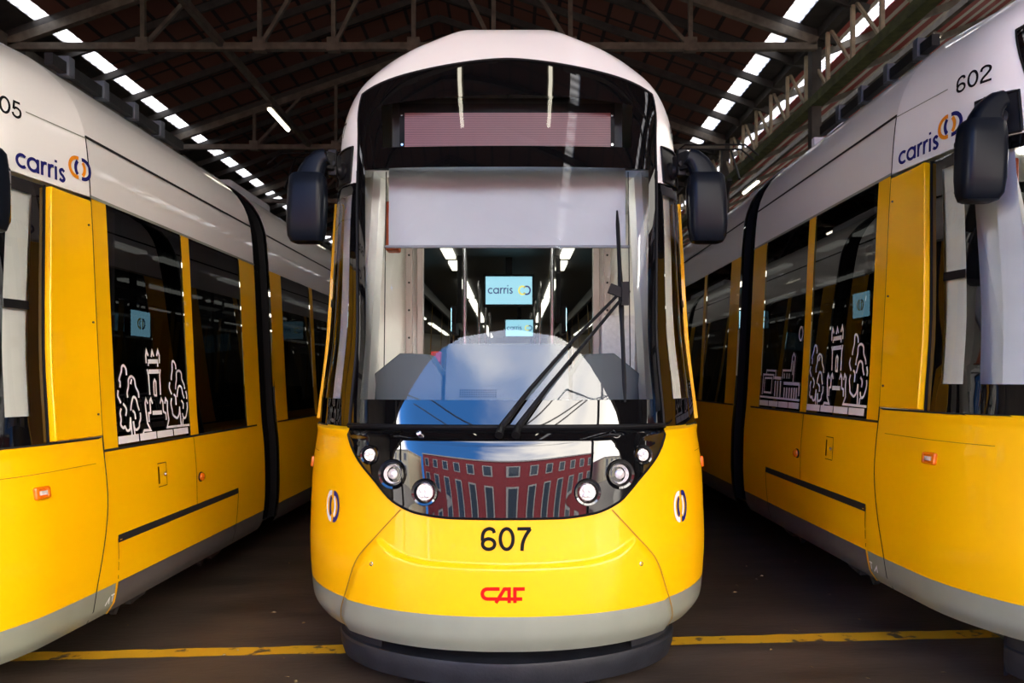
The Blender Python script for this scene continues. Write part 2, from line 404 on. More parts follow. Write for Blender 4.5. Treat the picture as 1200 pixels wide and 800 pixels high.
    # ---- windshield: black border with two clear openings, and the glass sheet over them
    qs = [-1, -.965, -.93] + lin(-.9, .9, 37)[0:] + [.93, .965, 1]
    hv = [SILL, -.19, -.105] + lin(0, 1.10, 12) + [1.16, 1.22, 1.285, 1.34, 1.40, 1.46, 1.52, 1.60, 1.70, 1.826]
    def wp(q, h, off):
        if h >= 1.40: h = 1.40 + (h - 1.40) / .426 * (HT(q) - 1.40)
        return P(q * SM1(h), h, off)
    def hole(i, j):
        q = (qs[j] + qs[j + 1]) / 2; h = (hv[i] + hv[i + 1]) / 2
        return (abs(q) < .93 and -.105 < h < 1.16) or (abs(q) < .80 and 1.285 < h < 1.60)
    mb = MB(); mb.grid([[wp(q, h, 0) for q in qs] for h in hv], skip=lambda i, j: not hole(i, j)); ws = mb.build('windshield', M['wind'], root, label='curved clear windshield')
    mb = MB(); mb.grid([[wp(q, h, 0) for q in qs] for h in hv], skip=hole); mb.build('windshield_border', M['gloss'], ws)
    mb = MB(); mb.tube([wp(q, 1.826, .002) for q in lin(-1, 1, 41)], .006, 6)
    for sg in (-1, 1): mb.tube([wp(sg, h, .003) for h in lin(1.16, 1.826, 10)], .005, 6); mb.tube([wp(sg, h, .003) for h in lin(SILL, 1.16, 16)], .007, 6)
    mb.build('windshield_seal', M['black'], ws)
    # ---- white headband and roof of the cab
    mb = MB()
    sc = lin(0, 1, 15); ye = lin(0, 1, 4)
    for sg in (-1, 1):
        rows = []
        for v in lin(0, 1, 19):
            r = []
            for t in sc:
                hb = 1.095 + .025 * smooth01(t); hh = hb + (1.636 - hb) * v
                r.append(P(sg * (SM1(hh) + (1 - SM1(hh)) * t), hh))
            for q in ye[1:]: hh = WTOP + (1.636 - WTOP) * v; r.append(P(cs(('q', sg, q), hh), hh))
            rows.append(r)
        mb.grid(rows)
    capc = [('q', -1, v) for v in (1, 2 / 3, 1 / 3)] + [('s', -(.757 + .243 * t)) for t in sc[::-1]] + [('s', v) for v in lin(-.757, .757, 61)[1:-1]] + [('s', .757 + .243 * t) for t in sc] + [('q', 1, v) for v in (1 / 3, 2 / 3, 1)]
    rows = []
    for v in lin(0, 1, 40):
        r = []
        for c in capc:
            b = HT(c[1] / .757) if c[0] == 's' and abs(c[1]) < .757 else 1.636
            u = 1 - (1 - v) ** 3; h = b + (2.0999 - b) * u
            r.append(P(cs(c, h), h))
        rows.append(r)
    mb.grid(rows); mb.build('headband', M['white'], root, merge=.0008, label='white cab roof and headband')
    # ---- side pieces of the cab
    for sg in (-1, 1):
        # black window group
        hs = [SILL, -.105] + lin(0, .95, 9) + [1.03, 1.06, 1.097]
        yl = lambda y0_, y1_, h: s_of_y(y0_ + (y1_ - y0_) * (h + .105) / 1.13, h)      # slanted edges of the panes
        def scol(h):
            e = [SM1(h), SM1(h) + .03, yl(.50, .65, h), 0, yl(.725, .855, h), yl(.808, .905, h), 0, yl(.939, 1.05, h), 0, SPAN(h)]
            for k in (3, 6, 8): e[k] = (e[k - 1] + e[k + 1]) / 2
            e[1] = min(e[1], e[2] - .01); return e
        rows = [[P(sg * s, h) for s in scol(h)] for h in hs]
        clear = lambda i, j: j in (2, 3, 5, 6) and 1 <= i < len(hs) - 3
        mb = MB(); mb.grid(rows, skip=clear); cw = mb.build('cab_window', M['gloss'], root, label='black framed side window of the cab')
        for js in ((2, 3), (5, 6)):
            mb = MB(); mb.grid(rows, skip=lambda i, j: not (clear(i, j) and j in js)); mb.build('pane', M['sideg'], cw)
        mb = MB(); mb.grid([[P(sg * s, h, -.022) for s in lin(scol(h)[5] - .004, scol(h)[7] + .01, 5)] for h in lin(-.13, 1.06, 12)]); mb.build('side_blind', M['liner'], cw, label='white blind behind the side pane')
        mb = MB(); mb.grid([[P(sg * s, h, -.03) for s in lin(scol(h)[2] * .5 + scol(h)[3] * .5, scol(h)[3] + .03, 5)] for h in lin(-.13, 1.06, 12)]); mb.build('pillar_cover', M['liner'], cw, label='white pillar cover behind the glass')
        mb = MB(); mb.grid([[P(sg * s, h, .006) for s in lin(scol(.45)[5], scol(.45)[7], 5)] for h in (.43, .475)]); mb.build('sash_bar', M['black'], cw)
        mb = MB(); mb.tube([P(sg * (SPAN(h) - .004), h, .002) for h in lin(SILL, 1.10, 12)], .006, 6); mb.build('window_seal', M['black'], cw)
        # yellow panel, slightly proud with a closed edge
        hh = lin(SILL + .006, 1.095, 14); yq = lin(0, 1, 9); yat = lambda q, h: P(SPAN(h) + .003, h).y * (1 - q) + (Y_SEAM - .006) * q
        mb = MB(); top = [[PY(sg, yat(q, h), h, .010 + .028 * (1 - q) ** 2) for q in yq] for h in hh]; mb.grid(top)
        bot = [[PY(sg, yat(q, h), h, -.02) for q in yq] for h in hh]
        for a, b in ((top[0], bot[0]), (top[-1], bot[-1]), ([r[0] for r in top], [r[0] for r in bot]), ([r[-1] for r in top], [r[-1] for r in bot])): mb.grid([a, b])
        yp = mb.build('cab_side_panel', M['yellow'], root, merge=.0005, bevel=.006)
        for y in (1.20, Y_SEAM - .04):
            for h in (.95, .40, -.12):
                mb = MB(); mb.lathe(PY(sg, y, h, .012), nrm(sg * s_of_y(y, h), h), [(.006, 0), (.006, .006), (0, .006)], 10); mb.build('screw', M['steel'], yp)
        # amber indicator
        s = s_of_y(.95, -.49); n = nrm(sg * s, -.49); o = P(sg * s, -.49, .004)
        mb = MB(); wk = walker(sg * s, -.49); 
        def rr(a, b, r, n_=6): return [(a * sx - r * sx + r * cos(t) * 1.0, b * sy - r * sy + r * sin(t)) for sx, sy, t0 in ((1, 1, 0), (-1, 1, pi / 2), (-1, -1, pi), (1, -1, 3 * pi / 2)) for t in lin(t0, t0 + pi / 2, n_)]
        rings = []
        for k, of in ((1, -.004), (1, .010), (.9, .017), (.62, .018), (.55, .012)): rings.append([P(wk(a), -.49 + b, of) for a, b in rr(.047 * k, .032 * k, .012 * k)])
        mb.loft(rings); sl = mb.build('indicator_lamp', M['amber'], root)
        mb = MB(); rings = [[P(wk(a), -.49 + b, of) for a, b in rr(.047 * k, .022 * k, .008 * k)] for k, of in ((.5, .012), (.48, .018), (.3, .020))]; mb.loft(rings); mb.build('lens', M['lens'], sl)
        # wordmark carris and rings
        if sg > 0: t0, l0 = s_of_y(.961, 1.15), s_of_y(1.392, 1.25); th, lh = 1.150, 1.262
        else: t0, l0 = -s_of_y(1.40, 1.15), -s_of_y(1.01, 1.25); th, lh = 1.155, 1.25
        mb = MB(); text(mb, 'carris', LOW, .074, .225, surfmap(t0, th, .004)); mb.build('wordmark', M['navy'], root, label='navy letters carris')
        mb = MB(); wk = walker(l0, lh); logo(mb, .132, lambda a, b: P(wk(a), lh + b, .004)); mb.build('ring_emblem', [M['orange'], M['navy']], root, label='orange and navy interlocking rings emblem')
        # crease on the white side
        mb = MB(); ribbon(mb, [(sg * s_of_y(y, 1.46), 1.455) for y in lin(1.05, Y_SEAM, 10)], .006, lambda a, b: P(a, b, .003)); mb.build('trim_line', M['skirt'], root)
        # mirror
        mount = MB(); ss_ = lin(.738, .905, 8); hs_ = lin(1.105, 1.312, 6)
        mount.grid([[P(sg * s, h, .004) for s in ss_] for h in hs_])
        rim = [P(sg * s, h, .008) for s, h in [(s, 1.105) for s in ss_] + [(.905, h) for h in hs_[1:]] + [(s, 1.312) for s in ss_[::-1][1:]] + [(.738, h) for h in hs_[::-1][1:]]]
        mount.tube(rim, .007, 6)
        c0 = P(sg * .82, 1.215, .0)
        mount.lathe(c0 - Vector((0, 0, .03)), nrm(sg * .82, 1.215), [(.05, 0), (.05, .02), (.035, .03), (.03, .05)], 16)
        mi = mount.build('wing_mirror', M['blackmet'], root, label='dark wing mirror on a hinged arm')
        cx, cy = sg * 1.105, .62
        a0 = c0 + nrm(sg * .82, 1.215) * .03; a1 = Vector((sg * 1.03, .66, 1.225 + E))
        mb = MB(); mb.bar(a0, a0 + (a1 - a0) * .55, .05, .09); mb.bar(a0 + (a1 - a0) * .45 + Vector((0, 0, .0)), a1, .07, .10); mb.bar(a0 + (a1 - a0) * .40 - Vector((0, 0, .075)), a0 + (a1 - a0) * .40 + Vector((0, 0, .075)), .05); mb.lathe(a0 + (a1 - a0) * .30 - Vector((0, .03, .01)), Vector((0, -1, 0)), [(.02, 0), (.02, .02), (0, .02)], 12)
        mb.build('arm', M['blackmet'], mi, bevel=.006)
        def rring(c, w, d, r=.35, n_=7, tilt=0.):
            pts = []
            for sx, sy, t0 in ((1, 1, 0), (-1, 1, pi / 2), (-1, -1, pi), (1, -1, 3 * pi / 2)):
                for t in lin(t0, t0 + pi / 2, n_):
                    R = min(w, d) * r; px = sx * (w / 2 - R) + R * cos(t); py = sy * (d / 2 - R) + R * sin(t)
                    pts.append(Vector((c[0] + px * cos(tilt), c[1] + py, c[2] + px * sin(tilt))))
            return pts
        Z = lambda h: h + E
        prof = [(.755, .13, .06, 0, .020), (.762, .17, .09, 0, .010), (.79, .198, .115, 0, .002), (.86, .212, .13, 0, 0), (.98, .214, .135, 0, 0), (1.06, .208, .13, 0, 0), (1.115, .196, .122, 0, 0), (1.135, .165, .10, 0, 0)]
        mb = MB(); mb.loft([rring((cx + sg * (1.0 - h) * .03 + sg * dx, cy + dy, Z(h)), w, d) for h, w, d, dx, dy in prof])
        # narrower neck that bends in to the arm
        neck = [(1.12, .150, .10, -.012, 0), (1.16, .135, .095, -.022, -.1), (1.20, .115, .09, -.045, -.4), (1.228, .095, .085, -.075, -.8), (1.235, .085, .08, -.105, -1.2)]
        mb.loft([rring((cx + sg * dx, cy + .005, Z(h)), w, d, tilt=sg * tl * -1) for h, w, d, dx, tl in neck])
        mb.build('housing', M['mirror'], mi)
        mb = MB(); mb.loft([rring((cx, cy + .062, Z(.93)) , .01, .01), ] if False else [[Vector((cx + px, cy + dy, Z(.93) + pz)) for px, pz in rr(.085, .15, .04)] for dy in (.050, .071)]); mb.build('mirror_glass', M['mirrorface'], mi)
    # ---- passenger section sides (module one)
    upper = lin(PSILL, WTOP, 10); low = lin(GREY, PSILL, 14)
    def strip(y0, y1, hs, name, m, **k):
        for sg in (-1, 1):
            mb = MB(); extrude_section(mb, hs, sg, y0, y1); mb.build(name, m, root, **k)
    for sg in (-1, 1):
        mb = MB()
        extrude_section(mb, low, sg, Y_SEAM, Y_END)
        for a, b in ((Y_SEAM, 1.61), (2.53, 2.65), (3.57, Y_END)): extrude_section(mb, upper, sg, a, b)
        mb.build('side_panel', M['yellow'], root)
        mb = MB(); extrude_section(mb, lin(WTOP, 1.74, 8) + lin(1.76, 2.0999, 14), sg, Y_SEAM, Y_END); mb.build('roof_side', M['white'], root, label='white upper side and roof')
        mb = MB(); hs = lin(BOT, GREY, 6); mb.grid([[Vector((sg * (W(h) - .004), y, h + E)) for y in (1.60 - .04 * (h - GREY) / (BOT - GREY), 3.25 + .05 * (h - GREY) / (BOT - GREY))] for h in hs]); mb.build('side_skirt', M['darkskirt'], root, label='dark grey side skirt')
        mb = MB(); mb.grid([[Vector((sg * (W(h) - .004), y, h + E)) for y in (3.27, Y_END)] for h in hs]); mb.build('side_skirt', M['darkskirt'], root)
        mb = MB(); mb.grid([[PY(sg, y0_ + d, h, .004) for d in (0, .022)] for h, y0_ in [(h, 1.575 + (.04 * (h + .85) / .26) * .6 if h < -.85 else 1.575) for h in lin(BOT, -.86, 8)]]); mb.build('joint_strip', M['yellow'], root, label='slanted yellow joint strip')
        f = lambda y, h, sg=sg: Vector((sg * (W(h) + .004), y, h + E))
        for (a, b, wd) in (((1.555, -.853), (3.30, -.838), .045), ((Y_SEAM, PSILL), (Y_END - .13, PSILL), .014), ((2.56, PSILL), (2.56, -.845), .006), ((3.30, -.84), (3.27, -1.25), .008), ((1.555, -.85), (1.57, -1.09), .006)):
            joint([(a[0] + (b[0] - a[0]) * t, a[1] + (b[1] - a[1]) * t) for t in lin(0, 1, 6)], wd, f)
        joint([(y, 1.463) for y in (Y_SEAM, Y_END)], .018, f)
        mb = MB(); ribbon(mb, [(y, WTOP) for y in (Y_SEAM, Y_END)], .018, lambda y, h: Vector((sg * (W(h) + .005), y, h + E))); mb.build('trim_line', M['skirt'], root)
        # stencil mark on the skirt
        mb = MB(); f = lambda a, b: Vector((sg * (W(-1.21 + b) + .004), 1.50 + sg * (a - .04), -1.215 + b + E))
        if sg > 0: sts = ([(0, 0), (.035, .035), (.035, 0)], [(.05, .045), (.085, .045)], [(.068, .045), (.068, .005)])
        else: sts = ([(0, .045), (.035, .045)], [(.018, .045), (.018, .005)], [(.05, 0), (.085, .035), (.085, 0)])
        for st in sts: ribbon(mb, st, .009, f)
        mb.build('stencil_mark', M['whitev'], root)
        # hatch and marker lamp
        mb = MB(); f = lambda a, b: Vector((sg * (W(-.545 + b) + .004), 2.08 + sg * a, -.545 + b + E))
        for a, b in (((-.055, .075), (.055, .075)), ((-.055, -.075), (.055, -.075)), ((.055, .075), (.055, -.075))): ribbon(mb, [a, b], .005, f)
        hp = mb.build('lock_hatch', M['gap'], root)
        mb = MB(); ribbon(mb, [(-.045 * 1, .055), (-.045, -.055)], .016, f); mb.build('slot', M['chrome'], hp)
        mb = MB(); p = f(.03, .0); mb.lathe(p, (sg, 0, 0), [(.014, 0), (.014, .004), (.008, .004), (.006, .0), (0, 0)], 14); mb.build('lock', M['chrome'], hp)
        mb = MB(); p = Vector((sg * (W(-.633) + .002), 2.625, -.633 + E)); mb.lathe(p, (sg, 0, 0), [(.036, 0), (.036, .006), (.030, .008)], 20); mk = mb.build('marker_lamp', M['black'], root)
        mb = MB(); mb.lathe(p, (sg, 0, 0), [(.030, .006), (.028, .020), (.016, .030), (0, .033)], 20); mb.build('lens', M['amber'], mk)
        # windows
        for wi, (ya, yb) in enumerate(((1.61, 2.53), (2.65, 3.57))):
            ys = [ya, ya + .025, yb - .025, yb]; hs = [PSILL + .008, PSILL + .03] + lin(-.2, 1.0, 6) + [1.085, WTOP]
            rows = [[Vector((sg * (W(h) - .006), y, h + E)) for y in ys] for h in hs]
            inn = lambda i, j: j == 1 and 0 < i < len(hs) - 2
            mb = MB(); mb.grid(rows, skip=inn); fr = mb.build('side_window', M['gloss'], root)
            mb = MB(); mb.grid(rows, skip=lambda i, j: not inn(i, j)); mb.build('pane', M['tint'], fr)
            art = CASTLE if wi == 0 else (CITY if sg < 0 else None)
            if art:
                mb = MB()
                f = lambda a, b: Vector((sg * (W(PSILL + .02 + b) + .001), (ya + a if sg > 0 else yb - a), PSILL + .02 + b + E))
                for wd, pts in art: ribbon(mb, pts, wd, f)
                mb.build('window_decal', M['whitev'], fr, label='white line drawing of a castle between two trees' if wi == 0 else 'white line drawing of a city skyline')
        # roof tray with clamps
        mb = MB(); mb.bar((sg * .74, 1.62, 1.985 + E), (sg * .74, 3.25, 1.985 + E), .05, .07); tr = mb.build('roof_tray', M['blackmet'], root)
        for y in (1.78, 2.15, 2.52, 2.89):
            mb = MB(); mb.box(sg * .74 - .04, sg * .74 + .04, y - .03, y + .03, 1.94 + E, 2.06 + E); mb.box(sg * .74 - .02, sg * .74 + .02, y + .05, y + .09, 1.95 + E, 2.02 + E); mb.build('clamp', M['clamp'], tr, bevel=.005)
    # ---- bellows
    def bell(y0, y1):
        mb = MB(); n = 13; hs = lin(BOT + .05, 1.74, 24) + lin(1.78, 2.06, 10)
        out = [(1, h) for h in hs] ; rows = []
        for i in range(n):
            k = (.985 if i in (0, 1, n - 2, n - 1) else (.95 if i % 2 else .915)); y = y0 + (y1 - y0) * i / (n - 1)
            prof = [Vector((W(h) * k, y, (h if h < 1 else 1 + (h - 1) * (.985 if k > .95 else .96)) + E)) for h in hs]
            rows.append(prof + [Vector((-p.x, p.y, p.z)) for p in prof[::-1]])
        mb.grid(rows); return mb.build('bellows', M['bellows'], root, label='black pleated bellows between cars')
    bell(Y_END, 4.30); bell(10.8, 11.2)
    # ---- the cars behind: sides, windows, doors
    for (ya, yb, ops) in ((4.30, 10.8, ((4.62, 5.55), (5.67, 6.75), (6.87, 8.2), (8.32, 9.4), (9.52, 10.5))), (11.2, 16.0, ((11.5, 12.6), (12.72, 13.8), (13.92, 15.4)))):
        for sg in (-1, 1):
            mb = MB(); extrude_section(mb, low, sg, ya, yb); prev = ya
            for a, b in ops + ((yb, yb),): extrude_section(mb, upper, sg, prev, a); prev = b
            mb.build('side_panel', M['yellow'], root)
            mb = MB(); extrude_section(mb, lin(WTOP, 1.74, 8) + lin(1.76, 2.0999, 14), sg, ya, yb); mb.build('roof_side', M['white'], root)
            mb = MB(); extrude_section(mb, lin(BOT, GREY, 4), sg, ya, yb, off=-.004); mb.build('side_skirt', M['darkskirt'], root)
            f = lambda y, h, sg=sg: Vector((sg * (W(h) + .004), y, h + E)); joint([(y, 1.463) for y in (ya, yb)], .018, f); joint([(y, PSILL) for y in (ya, yb)], .014, f)
            for a, b in ops:
                mb = MB(); extrude_section(mb, lin(PSILL + .008, WTOP, 4), sg, a, b, off=-.006); mb.build('side_window', M['tint'], root)
    mb = MB(); hs = lin(BOT, 1.74, 16) + lin(1.78, 2.0999, 12)
    mb.grid([[Vector((-W(h), 16, h + E)) for h in hs], [Vector((W(h), 16, h + E)) for h in hs]]); mb.build('end_wall', M['white'], root)
    # ---- interior
    mb = MB(); mb.box(-1.08, 1.08, .9, 15.9, -1.26 + E, -1.20 + E); mb.build('saloon_floor', M['intfloor'], root)
    mb = MB(); mb.box(-1.0, 1.0, 1.95, 15.9, 1.10 + E, 1.14 + E); mb.build('saloon_ceiling', M['intceil'], root)
    mb = MB()
    for sg in (-1, 1): mb.box(sg * 1.07, sg * 1.09, 1.9, 15.9, -1.2 + E, PSILL + E - .01); mb.box(sg * .98, sg * 1.02, 1.9, 15.9, .98 + E, 1.10 + E)
    mb.build('inner_wall', M['int'], root)
    for x in (-.52, .50):
        for a, b in ((2.05, 3.1), (3.35, 3.8), (4.6, 6.3), (6.6, 8.3), (8.6, 10.4), (11.5, 13.2), (13.5, 15.4)):
            mb = MB(); mb.box(x - .045, x + .045, a, b, 1.075 + E, 1.10 + E); mb.build('light_strip', M['cablamp'], root)
    for y, x, w, hc in ((3.15, 0, .21, .80), (7.7, .14, .21, .78)):
        mb = MB(); mb.box(x - w - .02, x + w + .02, y + .001, y + .05, hc - .145 + E, hc + .145 + E); mb.box(x - .03, x + .03, y + .01, y + .04, hc + .14 + E, 1.1 + E); sc_ = mb.build('information_screen', M['black'], root)
        mb = MB(); mb.box(x - w, x + w, y - .004, y, hc - .125 + E, hc + .125 + E); mb.build('display', M['screen'], sc_)
        mb = MB(); text(mb, 'carris', LOW, .052, .19, lambda a, b: Vector((x - w + .02 + a, y - .008, hc - .03 + b + E))); 
        ribbon(mb, arc(x + w - .05, hc, .032, .036, -142, 142), .014, lambda a, b: Vector((a, y - .008, b + E))); mb.build('wordmark', M['screentx'], sc_)
        mb = MB(); ribbon(mb, arc(x + w - .088, hc, .032, .036, 38, 322), .014, lambda a, b: Vector((a, y - .008, b + E))); mb.build('ring_emblem', M['screeny'], sc_)
    # side facing screens seen through the windows
    for sg in (-1, 1):
        y = 3.08
        mb = MB(); mb.box(sg * .46, sg * .50, y - .16, y + .16, .40 + E, .64 + E); sc_ = mb.build('information_screen', M['black'], root)
        mb = MB(); mb.box(sg * .50, sg * .504, y - .14, y + .14, .42 + E, .62 + E); mb.build('display', M['screen2'], sc_)
        mb = MB(); logo(mb, .09, lambda a, b: Vector((sg * .508, y + sg * a, .52 + b + E))); mb.build('ring_emblem', [M['screeny'], M['screentx']], sc_)
        mb = MB(); mb.box(sg * .42, sg * .46, y - .02, y + .02, .5 + E, 1.1 + E); mb.build('bracket', M['black'], sc_)
    for sg in (-1, 1):
        for y in (2.0, 2.75, 3.4, 5.0, 5.8, 7.6, 8.5, 9.6):
            mb = MB(); x0 = sg * .60
            def rb(y_, h_, d): return [Vector((x0 + a, y_ + dd_, h_ + E + b)) for a, b, dd_ in [(.21 * cos(t), 0, d * sin(t)) for t in lin(0, 2 * pi, 17)[:-1]]]
            mb.loft([rb(y + .1, -.78, .20), rb(y + .1, -.74, .22), rb(y + .1, -.70, .20)])
            mb.loft([rb(y + .33, -.72, .04), rb(y + .36, -.4, .045), rb(y + .40, -.1, .04), rb(y + .41, -.04, .02)])
            mb.bar((x0, y + .15, -1.2 + E), (x0, y + .15, -.76 + E), .12, .2)
            mb.build('passenger_seat', M['seat'], root)
        for y in (2.25, 4.75, 6.6, 8.6):
            mb = MB(); mb.tube([(sg * .34, y, -1.2 + E), (sg * .34, y, 1.1 + E)], .017, 10); mb.build('handrail', M['pole'], root)
    # cab lining, partition, door frames
    for sg in (-1, 1):
        mb = MB(); hs = lin(-.16, 1.2, 8); hs.append(1.24)
        mb.grid([[Vector((sg * x, y + .30 * (h - .1), h + E)) for x, y in ((.735, .70), (.76, .62), (.80, .60), (.86, .66), (.90, .76))] for h in hs])
        mb.grid([[Vector((sg * x, y + (.30 * (h - .1) if k == 0 else 0), h + E)) for k, (x, y) in enumerate(((.90, .76), (.95, 1.25), (.95, 1.92)))] for h in hs])
        mb.grid([[Vector((sg * x, 1.93, h + E)) for x in (.66, .96)] for h in (-1.2, 1.24)])
        mb.build('cab_lining', M['liner'], root, label='off-white inner lining of the cab')
        mb = MB(); mb.box(sg * .62, sg * .665, 1.88, 1.95, -1.2 + E, 1.2 + E); mb.box(sg * .70, sg * .745, 1.87, 1.925, -1.2 + E, 1.2 + E)
        fr = mb.build('door_frame', M['frame'], root, bevel=.004)
        for h in lin(-.1, .9, 6): mb = MB(); mb.lathe((sg * .72, 1.87, h + E), (0, -1, 0), [(.008, 0), (.008, .003), (0, .003)], 8); mb.build('screw', M['gap'], fr)
        # side pods of the desk
        poly = [(.36, -.16), (.36, .02), (.44, .14), (.60, .145), (.745, .03), (.745, -.16)]
        mb = MB(); mb.loft([[Vector((sg * x * k + sg * (1 - k) * .55, y, h + E)) for x, h in poly] for k, y in ((.98, .66), (1, .68), (1, 1.0))]); mb.build('desk_pod', M['dash'], root, bevel=.006)
    mb = MB(); mb.box(-1.0, 1.0, .95, 1.95, 1.21 + E, 1.25 + E); mb.build('cab_ceiling', M['liner'], root)
    mb = MB(); mb.box(-.45, .45, 1.2, 1.32, 1.195 + E, 1.21 + E); mb.build('cab_fill_light', M['cabfill'], root, label='added fill lamp under the cab ceiling')  # added to brighten the cab lining, hidden behind the sun blind
    mb = MB(); rows = [[Vector((x, front_y(x, -.12) + .03 + d, h + E)) for x in lin(-.82, .82, 25)] for d, h in ((0, -.14), (.05, -.125), (.35, -.12))]; rows.append([Vector((x, 1.05, -.12 + E)) for x in lin(-.82, .82, 25)]); rows.append([Vector((x, 1.05, -1.2 + E)) for x in lin(-.82, .82, 25)])
    mb.grid(rows); mb.build('dashboard', M['dash'], root)
    mb = MB(); mb.loft([[Vector((x * k, .58 + d, h + E)) for x, h, d in ((-.345, -.14, 0), (-.345, .17, .10), (-.32, .20, .11), (.32, .20, .11), (.345, .17, .10), (.345, -.14, 0))] for k, dy in ((1, 0),)] + [[Vector((x, .95, h + E)) for x, h in ((-.345, -.14), (-.345, .17), (-.32, .20), (.32, .20), (.345, .17), (.345, -.14))]]); ip = mb.build('instrument_hood', M['dash'], root, bevel=.008)
    mb = MB()
    for i in range(16):
        for j in range(4): mb.box(-.26 + i * .013, -.253 + i * .013, .585 + j * .004, .60 + j * .004, -.10 + j * .012 + E, -.094 + j * .012 + E)
    mb.build('speaker_grille', M['gap'], ip)
    # sun blind
    mb = MB(); mb.grid([[Vector((x, .80, h + E)) for x in (-.685, .685)] for h in (.965, 1.25)]); mb.grid([[Vector((x, .795, h + E)) for x in (-.685, .685)] for h in (.765, .965)], mi=0)
    sb = mb.build('sun_blind', [M['blind']], root, label='grey roller sun blind half lowered')
    mb = MB(); mb.tube([(-.71, .795, .765 + E), (.71, .795, .765 + E)], .009, 8); mb.build('bottom_rail', M['blindd'], sb)
    for sg in (-1, 1):
        mb = MB(); mb.tube([(sg * .70, .80, 1.2 + E), (sg * .71, .78, .0 + E), (sg * .73, .74, -.12 + E)], .003, 6); mb.build('guide_wire', M['black'], sb)
    # destination display
    mb = MB(); mb.box(-.625, .625, .815, .88, 1.30 + E, 1.60 + E); dd = mb.build('destination_display', M['black'], root, label='unlit destination display behind the glass')
    mb = MB(); mb.box(-.595, .60, .808, .814, 1.345 + E, 1.545 + E); mb.build('led_board', M['led'], dd)
    for x in (-.61, .61):
        for h in (1.36, 1.53): mb = MB(); mb.lathe((x, .812, h + E), (0, -1, 0), [(.007, 0), (.007, .004), (0, .004)], 8); mb.build('screw', M['chrome'], dd)
    mb = MB(); mb.grid([[Vector((x, .89, h + E)) for x in (-.68, .68)] for h in (1.22, 1.66)]); mb.build('display_box', M['int'], root)
    mb = MB(); mb.box(-.74, -.66, 1.0, 1.1, .78 + E, 1.08 + E); mb.build('fire_extinguisher_box', M['orangebox'], root, bevel=.01, label='orange box on the cab wall')
    mb = MB(); mb.box(-.47, -.41, 1.05, 1.12, -.02 + E, .17 + E); mb.build('control_box', M['redplastic'], root, bevel=.006)
    mb = MB(); mb.grid([[Vector((x, 1.86, h + E)) for x in (.68, .92)] for h in (.03, .46)]); mb.build('notice_sheet', M['paper'], root)
    # driver seat
    mb = MB()
    def rg(y, h, w, d): return [Vector((w * cos(t), y + d * sin(t), h + E)) for t in lin(0, 2 * pi, 21)[:-1]]
    mb.loft([rg(1.45, -.72, .22, .2), rg(1.45, -.66, .26, .25), rg(1.45, -.60, .23, .22)]); mb.loft([rg(1.66, -.6, .2, .05), rg(1.68, -.3, .25, .06), rg(1.71, -.02, .22, .05), rg(1.72, .03, .12, .03)])
    mb.loft([rg(1.73, .05, .10, .03), rg(1.74, .12, .14, .04), rg(1.75, .2, .11, .03)]); mb.lathe((0, 1.45, -1.2 + E), (0, 0, 1), [(.2, 0), (.06, .05), (.06, .5)], 16); mb.build('driver_seat', M['seat'], root)
    # ---- wiper
    def gp(x, h, o): return PX(x, h, o)
    pv = gp(.57, .43, .055)
    mb = MB(); mb.tube([gp(-.035, -.285, .03), gp(-.02, -.24, .055), gp(.12, -.06, .055), gp(.33, .18, .05), pv], [.022, .017, .011, .009, .008], 8)
    mb.tube([gp(.045, -.285, .03), gp(.06, -.24, .055), gp(.20, -.06, .055), gp(.40, .18, .05), pv + Vector((.035, 0, 0))], [.022, .017, .011, .009, .008], 8)
    mb.bar(pv + Vector((-.05, 0, .03)), pv + Vector((.05, .0, -.01)), .03, .05); mb.bar(pv + Vector((.03, -.01, .06)), pv + Vector((.03, -.01, -.06)), .035, .03)
    wi = mb.build('wiper', M['black'], root)
    hh = lin(-.12, .90, 14); mb = MB(); mb.tube([gp(.595 - .005 * i / 13, h, .022) for i, h in enumerate(hh)], [.006] + [.011] * 5 + [.014] * 3 + [.011] * 4 + [.005], 8); mb.build('wiper_blade', M['black'], wi)
    # ---- running gear
    for yc in (2.55, 7.6, 13.2):
        mb = MB()
        for x in (-.62, .62): mb.bar((x, yc - .95, .36), (x, yc + .95, .36), .12, .16)
        mb.bar((-.62, yc, .36), (.62, yc, .36), .3, .16); mb.bar((-.9, yc - .7, .22), (-.9, yc + .7, .22), .06, .05); mb.bar((.9, yc - .7, .22), (.9, yc + .7, .22), .06, .05)
        for y in (-.6, .6):
            mb.bar((-.6, yc + y, .28), (.6, yc + y, .28), .08); mb.bar((-1.0, yc + y, .30), (1.0, yc + y, .30), .05, .05)
            for x in (-.96, .96): mb.bar((x, yc + y - .05, .17), (x, yc + y + .08, .30), .035); mb.bar((x, yc + y + .12, .20), (x, yc + y + .30, .22), .05)
        bg = mb.build('bogie', M['steeld'], root)
        for y in (-.6, .6):
            for x in (-.45, .45):
                mb = MB(); mb.lathe((x, yc + y, .30), (1 if x > 0 else -1, 0, 0), [(0, -.02), (.32, -.02), (.32, .0), (.30, .01), (.295, .10), (.22, .10), (.2, .06), (.1, .06), (.09, .12), (0, .12)], 24); mb.build('wheel', M['wheel'], bg)
    # ---- pantograph and roof boxes
    mb = MB(); y = 9.0
    for x in (-.4, .4): mb.bar((x, y - .6, 2.16 + E), (x, y + .6, 2.16 + E), .05)
    mb.bar((-.4, y + .5, 2.16 + E), (.4, y + .5, 2.16 + E), .06); mb.bar((0, y + .5, 2.2 + E), (0, y - .6, 3.0 + E), .07); 
    for x in (-.3, .3): mb.tube([(x * .5, y - .6, 3.0 + E), (x, y + .35, 3.75 + E)], .018, 6)
